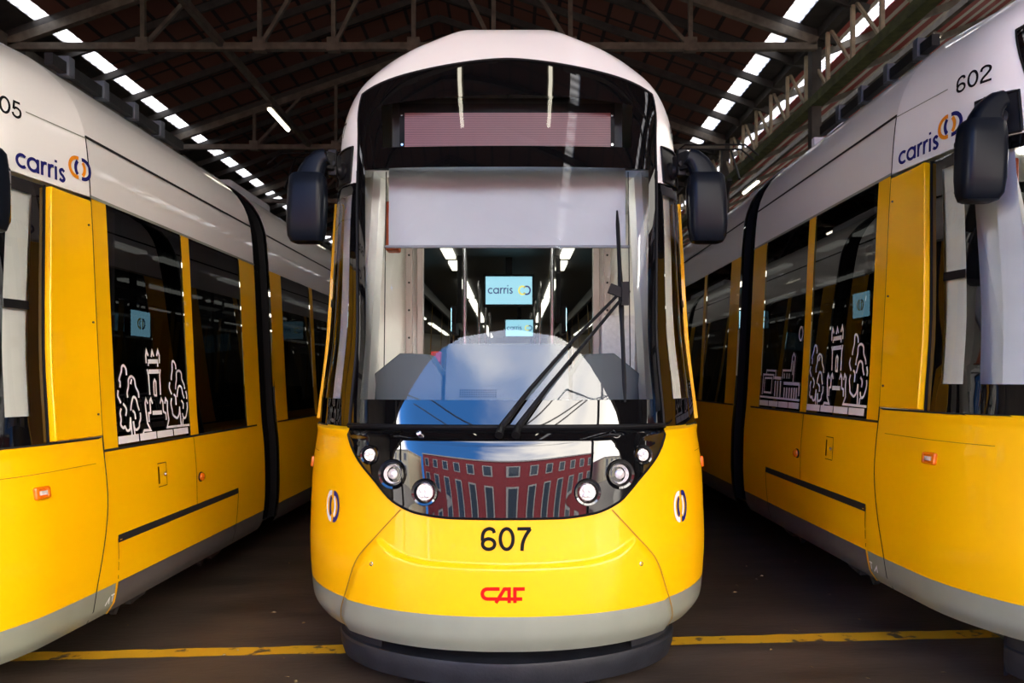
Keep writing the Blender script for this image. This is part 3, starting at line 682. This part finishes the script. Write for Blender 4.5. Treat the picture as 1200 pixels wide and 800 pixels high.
    for d in (-.12, .12): mb.tube([(-.72, y + .35 + d, 3.62 + E), (-.5, y + .35 + d, 3.8 + E), (.5, y + .35 + d, 3.8 + E), (.72, y + .35 + d, 3.62 + E)], .016, 6)
    mb.build('pantograph', M['blackmet'], root)
    for (x0, x1, y0, y1, z1) in ((-.35, .35, 5.2, 6.4, 2.26), (-.35, .35, 11.6, 14.5, 2.26)):
        mb = MB(); mb.box(x0, x1, y0, y1, 2.09 + E, z1 + E); mb.build('roof_box', M['blindd'], root, bevel=.03)
    for y, zz in ((3.30, 2.10), (3.62, 2.06)):
        mb = MB(); mb.box(-.66, -.52, y, y + .06, 1.93 + E, zz + E); rb_ = mb.build('roof_marker_box', M['whitev'], root, bevel=.006, label='small white box on the roof edge')
    return root
def front_y(x, h): return P(s_of_x(x, h), h).y
# ------------------------------------------------------------------ window drawings (metres, reader's left to right): width, curved?, points
CASTLE_T = [(.016, 1, [(0.057,0.339),(0.06,0.372),(0.051,0.388),(0.079,0.437),(0.086,0.464),(0.108,0.472),(0.13,0.45),(0.133,0.413)]), (.016, 1, [(0.135,0.277),(0.13,0.306),(0.148,0.347),(0.153,0.388),(0.183,0.406),(0.219,0.388),(0.23,0.342),(0.256,0.307),(0.261,0.273)]), (.016, 1, [(0.173,0.359),(0.188,0.39)]), (.016, 1, [(0.035,0.323),(0.028,0.291),(0.043,0.267),(0.057,0.246)]), (.016, 1, [(0.161,0.197),(0.168,0.23),(0.188,0.271),(0.206,0.279),(0.23,0.262),(0.241,0.223),(0.256,0.193)]), (.016, 1, [(0.079,0.241),(0.101,0.224),(0.113,0.199),(0.101,0.167)]), (.016, 1, [(0.057,0.214),(0.043,0.186),(0.05,0.149),(0.043,0.117),(0.069,0.096),(0.086,0.103),(0.108,0.078),(0.138,0.083),(0.145,0.115),(0.153,0.156)]), (.016, 1, [(0.266,0.18),(0.266,0.142),(0.25,0.117),(0.245,0.092),(0.214,0.076),(0.191,0.087),(0.183,0.13)]), (.016, 1, [(0.179,0.196),(0.203,0.179),(0.209,0.141)]), (.016, 1, [(0.684,0.383),(0.687,0.411),(0.703,0.452),(0.706,0.503),(0.725,0.513),(0.75,0.49),(0.756,0.458)]), (.016, 1, [(0.737,0.318),(0.741,0.35),(0.756,0.387),(0.76,0.434),(0.795,0.449),(0.829,0.43),(0.835,0.387),(0.863,0.349),(0.869,0.32)]), (.016, 1, [(0.661,0.369),(0.65,0.333),(0.665,0.305),(0.68,0.286)]), (.016, 1, [(0.75,0.266),(0.76,0.294),(0.776,0.331),(0.799,0.342),(0.825,0.326),(0.835,0.288),(0.855,0.254)]), (.016, 1, [(0.706,0.286),(0.731,0.266),(0.731,0.211)]), (.016, 1, [(0.674,0.259),(0.661,0.222),(0.674,0.176),(0.68,0.148),(0.712,0.128),(0.741,0.122),(0.77,0.153),(0.78,0.199)]), (.016, 1, [(0.883,0.306),(0.895,0.272),(0.889,0.248)]), (.016, 1, [(0.889,0.224),(0.895,0.195),(0.883,0.157),(0.859,0.12),(0.829,0.117),(0.815,0.151)]), (.016, 1, [(0.809,0.241),(0.835,0.216),(0.829,0.179)]), (.016, 0, [(0.153,0.156),(0.158,0.038)]), (.016, 0, [(0.18,0.13),(0.191,0.039)]), (.016, 0, [(0.78,0.195),(0.789,0.058)]), (.016, 0, [(0.819,0.113),(0.809,0.057)]), (.016, 0, [(0.369,0.492),(0.366,0.539),(0.376,0.574),(0.396,0.54)]), (.016, 0, [(0.433,0.533),(0.447,0.573),(0.467,0.538)]), (.016, 0, [(0.502,0.543),(0.52,0.58),(0.537,0.545),(0.534,0.495)]), (.016, 0, [(0.393,0.475),(0.393,0.497)]), (.016, 0, [(0.511,0.472),(0.511,0.499)]), (.016, 0, [(0.374,0.453),(0.388,0.414),(0.393,0.288)]), (.016, 0, [(0.541,0.455),(0.529,0.414),(0.529,0.285)]), (.016, 0, [(0.447,0.284),(0.45,0.37),(0.462,0.386),(0.476,0.37),(0.476,0.283),(0.447,0.284)]), (.016, 0, [(0.366,0.115),(0.366,0.171),(0.391,0.174),(0.389,0.249),(0.403,0.264),(0.42,0.23)]), (.016, 0, [(0.277,0.035),(0.301,0.065),(0.379,0.062),(0.345,0.108),(0.333,0.207),(0.33,0.237),(0.341,0.263),(0.363,0.232)]), (.016, 0, [(0.577,0.225),(0.591,0.259),(0.613,0.237),(0.609,0.178),(0.619,0.114),(0.591,0.066),(0.91,0.062)]), (.016, 0, [(0.516,0.227),(0.534,0.26),(0.552,0.239),(0.555,0.172),(0.584,0.161),(0.588,0.116)]), (.028, 0, [(0.391,0.503),(0.516,0.507)]), (.028, 0, [(0.391,0.438),(0.523,0.441)]), (.028, 0, [(0.413,0.171),(0.534,0.169)])]
CITY_T = [(.016, 0, [(0.065,0.096),(0.074,0.27),(0.325,0.264),(0.325,0.227)]), (.016, 0, [(0.143,0.273),(0.15,0.305),(0.369,0.298),(0.369,0.253)]), (.016, 0, [(0.112,0.24),(0.106,0.119),(0.281,0.115),(0.289,0.238),(0.112,0.24)]), (.016, 0, [(0.524,0.235),(0.529,0.3),(0.697,0.296),(0.715,0.402),(0.74,0.429),(0.773,0.398),(0.75,0.208)]), (.016, 0, [(0.735,0.372),(0.735,0.263)]), (.016, 0, [(0.564,0.276),(0.564,0.235)]), (.016, 0, [(0.618,0.275),(0.618,0.234)]), (.016, 0, [(0.666,0.274),(0.666,0.234)]), (.016, 0, [(0.016,0.079),(0.896,0.07)]), (.024, 0, [(0.34,0.241),(0.496,0.236)]), (.024, 0, [(0.556,0.197),(0.884,0.192)]), (.024, 0, [(0.879,0.193),(0.879,0.101)]), (.024, 0, [(0.369,0.216),(0.369,0.089)]), (.024, 0, [(0.426,0.215),(0.426,0.085)]), (.024, 0, [(0.49,0.215),(0.49,0.082)]), (.024, 0, [(0.578,0.163),(0.578,0.071)]), (.024, 0, [(0.631,0.163),(0.631,0.072)]), (.024, 0, [(0.684,0.163),(0.684,0.071)]), (.024, 0, [(0.735,0.163),(0.735,0.072)]), (.024, 0, [(0.786,0.163),(0.786,0.071)]), (.024, 0, [(0.83,0.163),(0.83,0.072)])]

BLOCKS = lambda xs: [(.045, 0, [(a + .006, .026), (b - .006, .026)]) for a, b in zip(xs[:-1], xs[1:])]
def drawing(t): return [(w, smoothcurve(p, 4) if sm else p) for w, sm, p in t]
CASTLE = drawing(CASTLE_T + BLOCKS((.0, .24, .45, .67, .89)))
CITY = drawing(CITY_T + BLOCKS((.01, .24, .46, .68, .90)) + [(.016, 0, arc(.862, .575, .034, .05, 0, 360, 18))])
# ------------------------------------------------------------------ trams
TR = {'607': (-.028, 3.40, 0.0, 0.0), '602': (3.31, 2.79, .006, .08), '605': (-3.535, 2.71, .0247, -.08)}
LAB = {'607': 'yellow and white tram in the middle, nose on to the viewer, numbered 607',
       '602': 'yellow and white tram numbered 602, its side seen to the right of tram 607',
       '605': 'yellow and white tram whose number ends in 05, standing left of tram 607'}
def place(o, k):
    x, y, a, z = TR[k]; o.location = (x, y, z); o.rotation_euler.z = -a
    o['label'] = LAB[k]; o['category'] = 'tram'; o['group'] = 'trams parked side by side in the depot'
def copy_tree(o, parent=None):
    c = o.copy(); C.objects.link(c)
    if parent: c.parent = parent
    for ch in list(o.children): copy_tree(ch, c)
    return c
t607 = build_tram()
t602 = copy_tree(t607); t605 = copy_tree(t607)
for o, k in ((t607, '607'), (t602, '602'), (t605, '605')):
    place(o, k)
    for sg in (-1, 1):
        s0 = -1.005 if sg < 0 else .868
        mb = MB(); text(mb, k, DIG, .090, .14, surfmap(s0, 1.40, .004), xs=1.27); mb.build('fleet_number', M['ink'], o, label='black figures ' + k)
    mb = MB(); text(mb, k, DIG, .108, .15, lambda a, b: PX(a - .122, -.810 + b, .005), xs=1.30); mb.build('fleet_number', M['ink'], o, label='black figures %s on the nose' % k)

# ------------------------------------------------------------------ the hall
def S(o, **k):
    o['kind'] = 'structure'
    for a, b in k.items(): o[a] = b
    return o
FZ = lambda x: .024 * x
m = mat('stained_concrete', (.062, .045, .033), .42, noise=.55, nscale=1.3, bump=.25, bscale=14., stretch=(.7, 2.2, 1)); M['floor'] = m
mb = MB(); mb.grid([[(x, y, FZ(x)) for x in (-12, 17)] for y in (-4.0, 42)]); floor = S(mb.build('floor', M['floor'], smooth=False))
def worn(name, c1, c2, thr):
    m = mat(name, c1, .55); nt = m.node_tree; b = nt.nodes['Principled BSDF']; tc = nt.nodes.new('ShaderNodeTexCoord')
    n = nt.nodes.new('ShaderNodeTexNoise'); n.inputs['Scale'].default_value = 9; n.inputs['Detail'].default_value = 8; nt.links.new(tc.outputs['Object'], n.inputs['Vector'])
    r = nt.nodes.new('ShaderNodeMapRange'); r.inputs[1].default_value = thr; r.inputs[2].default_value = thr + .06; nt.links.new(n.outputs[0], r.inputs[0])
    mx = nt.nodes.new('ShaderNodeMix'); mx.data_type = 'RGBA'; mx.inputs['A'].default_value = (*c1, 1); mx.inputs['B'].default_value = (*c2, 1)
    nt.links.new(r.outputs[0], mx.inputs['Factor']); nt.links.new(mx.outputs['Result'], b.inputs['Base Color']); return m
M['line'] = worn('worn_yellow_line', (.62, .34, .01), (.10, .07, .035), .60)
mb = MB(); rows = []
xs = lin(-8, 8, 161)
rows = [[(x, 4.215 + random.uniform(-.008, .008), FZ(x) + .003) for x in xs], [(x, 4.345 + random.uniform(-.008, .008), FZ(x) + .003) for x in xs]]
mb.grid(rows); mb.build('painted_line', M['line'], floor, smooth=False, label='worn yellow line painted across the floor')
for k in TR:
    x, y, a, z = TR[k]
    for dx in (-.45, .45):
        mb = MB(); p = lambda t, d=dx: (x + d + a * t, y + t)
        mb.bar((*p(-6), FZ(p(-6)[0])), (*p(34), FZ(p(34)[0]) + .0), .06, .024); S(mb.build('rail', M['rail'], smooth=False))
# roof
M['tile'] = mat('dark_red_tile_underside', (.085, .032, .022), .9, noise=.4, nscale=5.)
def bricky(m, scale, c2):
    nt = m.node_tree; b = nt.nodes['Principled BSDF']; tc = nt.nodes.new('ShaderNodeTexCoord'); mp = nt.nodes.new('ShaderNodeMapping'); mp.inputs['Rotation'].default_value = (0, 0, pi / 2)
    br = nt.nodes.new('ShaderNodeTexBrick'); br.inputs['Scale'].default_value = scale; c = b.inputs['Base Color'].default_value
    br.inputs['Color1'].default_value = c; br.inputs['Color2'].default_value = (c[0] * 1.5, c[1] * 1.4, c[2] * 1.3, 1); br.inputs['Mortar'].default_value = (*c2, 1); br.inputs['Mortar Size'].default_value = .035
    br.offset = 0; br.inputs['Brick Width'].default_value = .8; br.inputs['Row Height'].default_value = .45
    nt.links.new(tc.outputs['Object'], mp.inputs[0]); nt.links.new(mp.outputs[0], br.inputs['Vector']); nt.links.new(br.outputs[0], b.inputs['Base Color'])
bricky(M['tile'], 1.0, (.012, .009, .008))
M['wall'] = mat('dark_plaster', (.10, .085, .07), .9, noise=.4, nscale=1.5)
M['plaster'] = mat('pale_plaster', (.42, .39, .35), .9, noise=.15)
M['boards'] = striped('red_boards_with_pale_battens', (.30, .035, .025), (.62, .58, .50), 2.6, 0, .8, .62)
def pane_mat():
    m = bpy.data.materials.new('skylight_sheet'); m.use_nodes = True; nt = m.node_tree; nt.nodes.clear()
    o = nt.nodes.new('ShaderNodeOutputMaterial'); mx = nt.nodes.new('ShaderNodeMixShader'); t = nt.nodes.new('ShaderNodeBsdfTranslucent'); g = nt.nodes.new('ShaderNodeBsdfTransparent')
    tc = nt.nodes.new('ShaderNodeTexCoord'); w = nt.nodes.new('ShaderNodeTexWave'); w.bands_direction = 'Y'; w.inputs['Scale'].default_value = 1.6; w.inputs['Distortion'].default_value = 3.; w.inputs['Detail'].default_value = 4
    r = nt.nodes.new('ShaderNodeMapRange'); r.inputs[3].default_value = .10; r.inputs[4].default_value = .28
    cm = nt.nodes.new('ShaderNodeCombineColor'); nt.links.new(tc.outputs['Object'], w.inputs['Vector']); nt.links.new(w.outputs['Fac'], r.inputs[0])
    for i in range(3): nt.links.new(r.outputs[0], cm.inputs[i])
    nt.links.new(cm.outputs[0], t.inputs[0]); g.inputs[0].default_value = (.8, .82, .85, 1); mx.inputs[0].default_value = .0
    nt.links.new(t.outputs[0], mx.inputs[1]); nt.links.new(g.outputs[0], mx.inputs[2]); nt.links.new(mx.outputs[0], o.inputs[0]); return m
M['sky'] = pane_mat(); M['bayfill'] = glass('added_bay_glazing', (.13, .13, .13), 1.45)  # second one: unseen glazing added to light the bay roof
YA, YB = -4.0, 41.0
hl = lambda x: 7.97 - .35 * abs(x + 1.6)          # main bay
hr = lambda x: 5.70 + .38 * (x - 5.2) if x < 11 else 7.9 - .38 * (x - 11)
def sheet(name, m, pts, f):
    mb = MB(); mb.grid([[(x, y, f(x) + E) for y in (YA, YB)] for x in pts]); mb.grid([[(x, y, f(x) + E + .06) for y in (YA, YB)] for x in pts]); return S(mb.build(name, m, smooth=False))
sheet('roof_left', M['tile'], (-1.6, -7.515), hl); sheet('roof_eave', M['steeld'], (-7.78, -12.), hl)
sheet('roof_right', M['tile'], (-1.6, 1.25), hl); sheet('roof_right', M['tile'], (1.45, 4.40), hl)
YA_, YA = YA, 3.64; sheet('roof_right', M['tile'], (1.25, 1.45), hl); YA = YA_; sheet('roof_valley', M['steeld'], (4.69, 5.35), lambda x: hl(x) if x < 5 else 5.68)
sheet('roof_bay', M['boards'], (5.35, 5.75), hr); sheet('roof_bay', M['boards'], (6.15, 11, 11.3), hr); sheet('roof_bay', M['boards'], (14.0, 17), hr)
RY = [11.8 + 1.02 * k for k in range(-15, 29)]
for y0, y1 in zip(RY[:-1], RY[1:]):
    if y1 < 3.7: mb = MB(); mb.grid([[(x, y, hl(x) + E + .03) for y in (y0, y1)] for x in (1.25, 1.45)]); S(mb.build('skylight', M['sky'], smooth=False))
    for xa, xb, f in ((-7.78, -7.515, hl), (4.40, 4.69, hl), (5.75, 6.15, hr), (11.3, 14.0, hr)):
        mb = MB(); mb.grid([[(x, y, f(x) + E + .03) for y in (y0, y1)] for x in (xa, xb)]); S(mb.build('skylight', M['sky'] if xa < 11 else M['bayfill'], smooth=False))  # the far right strip is added, out of view, as a light opening
for i, y in enumerate(RY):
    mb = MB()
    for a, b, f in ((-1.6, -12, hl), (-1.6, 5.3, hl)): mb.bar((a, y, f(a) + E - .07), (b, y, f(b) + E - .07), .06, .13)
    S(mb.build('roof_rafter', M['steeld'], smooth=False))
    if i % 2 == 0:
        mb = MB(); mb.bar((5.35, y, hr(5.35) + E - .06), (11, y, hr(11) + E - .06), .08, .12); S(mb.build('roof_rafter', M['steel'], smooth=False))
for y in [11.8 + 5.1 * k for k in range(-2, 6)]:
    t = empty('roof_truss', (0, y, 0)); t['kind'] = 'structure'; hc = 5.40 + E
    mb = MB(); mb.bar((-8.2, 0, hc), (4.95, 0, hc), .10, .11); mb.build('bottom_chord', M['steel'], t, smooth=False)
    for xb in (-8.2, 4.95):
        mb = MB(); mb.bar((-1.6, 0, hl(-1.6) + E - .2), (xb, 0, hl(xb) + E - .2), .10, .14); mb.build('top_chord', M['steel'], t, smooth=False)
    xs = [-6.0, -4.1, -2.9, -1.6, -.3, .95, 2.9]
    for j, x in enumerate(xs):
        mb = MB(); mb.bar((x, 0, hc), (x, 0, hl(x) + E - .2), .07); mb.build('web_post', M['steel'], t, smooth=False)
        nx = x + (1.15 if x < -1.6 else -1.15)
        if x != -1.6: mb = MB(); mb.bar((x, 0, hc), (nx, 0, hl(nx) + E - .2), .06); mb.build('web_brace', M['steel'], t, smooth=False)
        mb = MB(); mb.box(x - .10, x + .10, -.06, .06, hc - .08, hc + .14); mb.build('gusset', M['steel'], t, smooth=False)
# eave girder left, lamp beam, valley lattice right
mb = MB(); mb.bar((-8.25, YA, 5.42 + E), (-8.25, YB, 5.42 + E), .14, .34); S(mb.build('roof_beam', M['steel'], smooth=False))
mb = MB(); mb.bar((-4.72, YA, 5.44 + E), (-4.72, YB, 5.44 + E), .08, .12); S(mb.build('roof_beam', M['steel'], smooth=False))
mb = MB(); mb.bar((6.55, YA, 5.44 + E), (6.55, YB, 5.44 + E), .08, .10); S(mb.build('roof_beam', M['steel'], smooth=False))
gx = 5.05
mb = MB(); mb.bar((gx, YA, 5.62 + E), (gx, YB, 5.62 + E), .16, .16); S(mb.build('lattice_beam', M['steeld'], smooth=False))
mb = MB(); mb.bar((gx, YA, 4.60 + E), (gx, YB, 4.60 + E), .20, .15); S(mb.build('lattice_beam', M['moss'], smooth=False))
yy = YA + .3; k = 0
while yy < YB:
    mb = MB(); mb.bar((gx, yy, 4.6 + E), (gx, yy, 5.62 + E), .055); S(mb.build('lattice_post', M['steell'], smooth=False))
    mb = MB(); mb.bar((gx + .03, yy, 4.6 + E), (gx + .03, yy + .85, 5.62 + E) if k % 2 else (gx + .03, yy + .85, 5.62 + E), .04); S(mb.build('lattice_brace', M['steell'], smooth=False))
    yy += .85; k += 1
for y in [12.1 + 5.1 * k for k in range(-3, 6)]:
    for x in (gx, -8.25):
        mb = MB(); mb.bar((x, y, FZ(x)), (x, y, 5.5 + E), .16, .16); S(mb.build('column', M['steeld'], smooth=False))
# walls, front opening
def wall(name, m, *b): mb = MB(); mb.box(*b); return S(mb.build(name, m, smooth=False))
wall('wall_left', M['wall'], -12.2, -12, -4.0, 42, -.4, 6.2); wall('wall_right', M['wall'], 17, 17.2, -4.0, 42, -.2, 8); wall('wall_back', M['wall'], -12, 17, 41, 41.2, -.4, 10.)
mb = MB(); ar = [(0, 5.5), (1.4, 5.3), (2.8, 4.85), (4.7, 4.2), (6.6, 3.6), (8.8, 2.9), (10.8, 1.8), (11.6, .6), (11.9, -1.6)]
pts = [(-12, -1.7)] + [(-x, h) for x, h in ar[::-1]] + ar[1:] + [(17, -1.6), (17, hr(17) + .2), (11, 8.1), (5.2, 5.9), (-1.6, 8.15), (-12, hl(-12) + .2)]
mb.loft([[(x, y, h + E) for x, h in pts] for y in (-4.3, -4.0)]); S(mb.build('wall_front', M['wall'], smooth=False))
# lamps
def lamp(x, y, h, lab, L=1.25):
    t = empty('ceiling_light', (x, y, h + E), label=lab, category='light', group='tube lights under the depot roof')
    mb = MB(); mb.box(-.06, .06, -L / 2, L / 2, .02, .07); mb.box(-.02, .02, -L / 2 + .1, -L / 2 + .13, .07, .14); mb.box(-.02, .02, L / 2 - .13, L / 2 - .1, .07, .14); mb.build('housing', M['steel'], t, smooth=False)
    mb = MB(); mb.tube([(0, -L / 2 + .03, .0), (0, L / 2 - .03, .0)], .035, 10); mb.build('tube', M['lamp'], t)
ORD = ['first', 'second', 'third', 'fourth', 'fifth', 'sixth', 'seventh']
for i, y in enumerate((14.7, 22.0, 30.)): lamp(-4.72, y, 5.25, '%s lit tube light along the beam over the gap between trams 605 and 607' % ORD[i])
for i, y in enumerate((11.75, 13.9, 19.9, 26.)): lamp(6.55, y, 5.25, '%s lit tube light along the beam behind the mossy girder, from the front' % ORD[i])
for x, n in ((-.95, 'left'), (.75, 'right')): lamp(x, .35, 6.2, '%s tube light of the pair mirrored high in the windshield of tram 607' % n)
# litter
mb = MB()
for i in range(46):
    x = random.choice((random.uniform(-3., -1.0), random.uniform(1.1, 2.6))); y = random.uniform(3.3, 7.); a = random.uniform(0, pi); r = random.uniform(.006, .022)
    mb.add([(x + r * cos(a), y + r * sin(a), FZ(x) + .004), (x - r * sin(a) * .5, y + r * cos(a) * .5, FZ(x) + .010), (x - r * cos(a), y - r * sin(a), FZ(x) + .004), (x + r * sin(a) * .5, y - r * cos(a) * .5, FZ(x) + .004)], [(0, 1, 2, 3)])
o = mb.build('litter', mat('dry_scraps', (.30, .22, .10), .8), smooth=False); o['kind'] = 'stuff'; o['label'] = 'small dry scraps scattered over the dark floor'; o['category'] = 'litter'
# ------------------------------------------------------------------ street in front of the depot (seen only as reflections)
M['cobble'] = mat('pale_cobbles', (.21, .19, .165), .8, noise=.2, nscale=3.)
mb = MB(); mb.grid([[(x, y, FZ(max(-12, min(17, x))) - .0) for x in (-70, -12, 17, 70)] for y in (-60, -4.0)]); S(mb.build('ground', M['cobble'], smooth=False))
M['redwall'] = mat('red_facade', (.26, .03, .04), .8, noise=.1); M['palewall'] = mat('pale_facade', (.6, .55, .42), .8, noise=.1); M['winglass'] = mat('dark_window', (.05, .07, .10), .1); M['winframe'] = mat('white_window_frame', (.4, .38, .38), .6); M['rooftile'] = mat('roof_tiles', (.35, .12, .06), .8)
def facade(name, wallm, x0, x1, y, ztop, nx, zs):
    t = empty(name, ((x0 + x1) / 2, y, 0)); t['kind'] = 'structure'; L = (x1 - x0) / 2
    mb = MB(); mb.box(-L, L, -8, 0, -.3, ztop); mb.build('facade_wall', wallm, t, smooth=False)
    mb = MB(); mb.box(-L - .2, L + .2, -8, .25, ztop, ztop + .35); mb.build('cornice', M['winframe'], t, smooth=False)
    for z in zs:
        for i in range(nx):
            x = -L + 2 * L * (i + .5) / nx
            mb = MB(); mb.box(x - .75, x + .75, 0, .08, z, z + 2.3); w = mb.build('window', M['winframe'], t, smooth=False)
            mb = MB(); mb.box(x - .55, x + .55, .08, .10, z + .2, z + 2.1); mb.build('pane', M['winglass'], w, smooth=False)
facade('building_red', M['redwall'], -19, 20, -24, 8.3, 13, (1.2, 4.9))
facade('building_pale', M['palewall'], -50, -22, -19, 7.6, 9, (1.2, 4.6))
facade('building_pale', M['palewall'], 24, 52, -22, 6., 9, (1.2, 3.4))
sun = bpy.data.lights.new('sun', 'SUN'); sun.energy = 3.6; sun.angle = .01; sun.color = (1, .93, .82); so = bpy.data.objects.new('sun', sun); C.objects.link(so)
so.rotation_euler = Vector((.22, -.70, -.68)).to_track_quat('-Z', 'Y').to_euler()
for (a, b) in (((-14, -9, 6.0), (12, -12, 7.2)), ((-13, -14, 7.4), (14, -8, 5.6)), ((-6, -16, 8.2), (3, -7, 5.4)), ((3, -7, 5.4), (15, -15, 8.4))):
    pts = [(a[0] + (b[0] - a[0]) * t, a[1] + (b[1] - a[1]) * t, a[2] + (b[2] - a[2]) * t - 1.2 * t * (1 - t) + E) for t in lin(0, 1, 12)]
    mb = MB(); mb.tube(pts, .025, 6); S(mb.build('overhead_wire', M['steeld']))
# ------------------------------------------------------------------ sky
w = bpy.data.worlds.new('sky'); SC.world = w; w.use_nodes = True; nt = w.node_tree; bg = nt.nodes['Background']
tc = nt.nodes.new('ShaderNodeTexCoord'); sx = nt.nodes.new('ShaderNodeSeparateXYZ'); nt.links.new(tc.outputs['Generated'], sx.inputs[0])
mp = nt.nodes.new('ShaderNodeMapping'); mp.inputs['Scale'].default_value = (1, 1, 2.2); nt.links.new(tc.outputs['Generated'], mp.inputs[0])
n = nt.nodes.new('ShaderNodeTexNoise'); n.inputs['Scale'].default_value = 3.4; n.inputs['Detail'].default_value = 7; nt.links.new(mp.outputs[0], n.inputs['Vector'])
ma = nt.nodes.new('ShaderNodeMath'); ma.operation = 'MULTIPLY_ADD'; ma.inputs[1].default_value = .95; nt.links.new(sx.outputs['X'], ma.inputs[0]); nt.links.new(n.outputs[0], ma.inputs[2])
mr = nt.nodes.new('ShaderNodeMapRange'); mr.interpolation_type = 'SMOOTHSTEP'; mr.inputs[1].default_value = .30; mr.inputs[2].default_value = .85; lf = nt.nodes.new('ShaderNodeMapRange'); lf.inputs[1].default_value = -.60; lf.inputs[2].default_value = -.78; lf.inputs[3].default_value = 0.; lf.inputs[4].default_value = 1.3; nt.links.new(sx.outputs['X'], lf.inputs[0])  # lf: unseen cloud added at far left to light the tram sides
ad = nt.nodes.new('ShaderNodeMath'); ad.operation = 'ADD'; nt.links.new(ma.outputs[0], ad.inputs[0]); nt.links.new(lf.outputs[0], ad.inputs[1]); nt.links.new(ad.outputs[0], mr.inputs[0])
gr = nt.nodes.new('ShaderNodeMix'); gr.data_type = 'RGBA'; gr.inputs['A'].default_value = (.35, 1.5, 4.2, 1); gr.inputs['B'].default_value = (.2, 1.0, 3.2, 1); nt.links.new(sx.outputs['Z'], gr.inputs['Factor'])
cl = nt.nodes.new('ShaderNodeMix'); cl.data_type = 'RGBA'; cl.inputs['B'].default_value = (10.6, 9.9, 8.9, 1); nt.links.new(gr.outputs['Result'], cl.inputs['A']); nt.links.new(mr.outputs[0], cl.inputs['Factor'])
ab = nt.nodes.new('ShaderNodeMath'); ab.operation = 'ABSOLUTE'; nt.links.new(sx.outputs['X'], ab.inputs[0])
br = nt.nodes.new('ShaderNodeMapRange'); br.interpolation_type = 'SMOOTHSTEP'; br.inputs[1].default_value = .5; br.inputs[2].default_value = .8; br.inputs[3].default_value = 1.; br.inputs[4].default_value = 1.9; nt.links.new(ab.outputs[0], br.inputs[0])  # br: sky brightened towards both sides to light the tram flanks
vm = nt.nodes.new('ShaderNodeVectorMath'); vm.operation = 'SCALE'; nt.links.new(cl.outputs['Result'], vm.inputs[0]); lb = nt.nodes.new('ShaderNodeMapRange'); lb.inputs[1].default_value = -.62; lb.inputs[2].default_value = -.82; lb.inputs[3].default_value = 1.; lb.inputs[4].default_value = 1.6; nt.links.new(sx.outputs['X'], lb.inputs[0])  # lb: extra brightness for the added left cloud
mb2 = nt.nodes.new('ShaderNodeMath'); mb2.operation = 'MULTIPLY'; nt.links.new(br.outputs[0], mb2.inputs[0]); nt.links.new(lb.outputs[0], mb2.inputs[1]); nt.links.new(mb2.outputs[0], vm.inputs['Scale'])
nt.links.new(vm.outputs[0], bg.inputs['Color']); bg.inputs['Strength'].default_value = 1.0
# ------------------------------------------------------------------ camera and render look
cam = bpy.data.cameras.new('camera'); cam.sensor_width = 36; cam.lens = 850 / 1200 * 36; cam.shift_y = 44 / 1200
co = bpy.data.objects.new('camera', cam); C.objects.link(co); co.location = (0, 0, E); co.rotation_euler = (pi / 2, 0, 0); SC.camera = co
cam.dof.use_dof = True; cam.dof.focus_distance = 3.9; cam.dof.aperture_fstop = 4.0; cam.clip_end = 300
v = SC.view_settings; v.view_transform = 'Standard'; v.look = 'None'; v.exposure = .74; v.gamma = 1.; v.use_curve_mapping = False
cy = SC.cycles; cy.max_bounces = 8; cy.diffuse_bounces = 4; cy.glossy_bounces = 5; cy.transmission_bounces = 6; cy.transparent_max_bounces = 24; cy.caustics_reflective = False; cy.caustics_refractive = False; cy.sample_clamp_indirect = 12.
cy.use_denoising = True
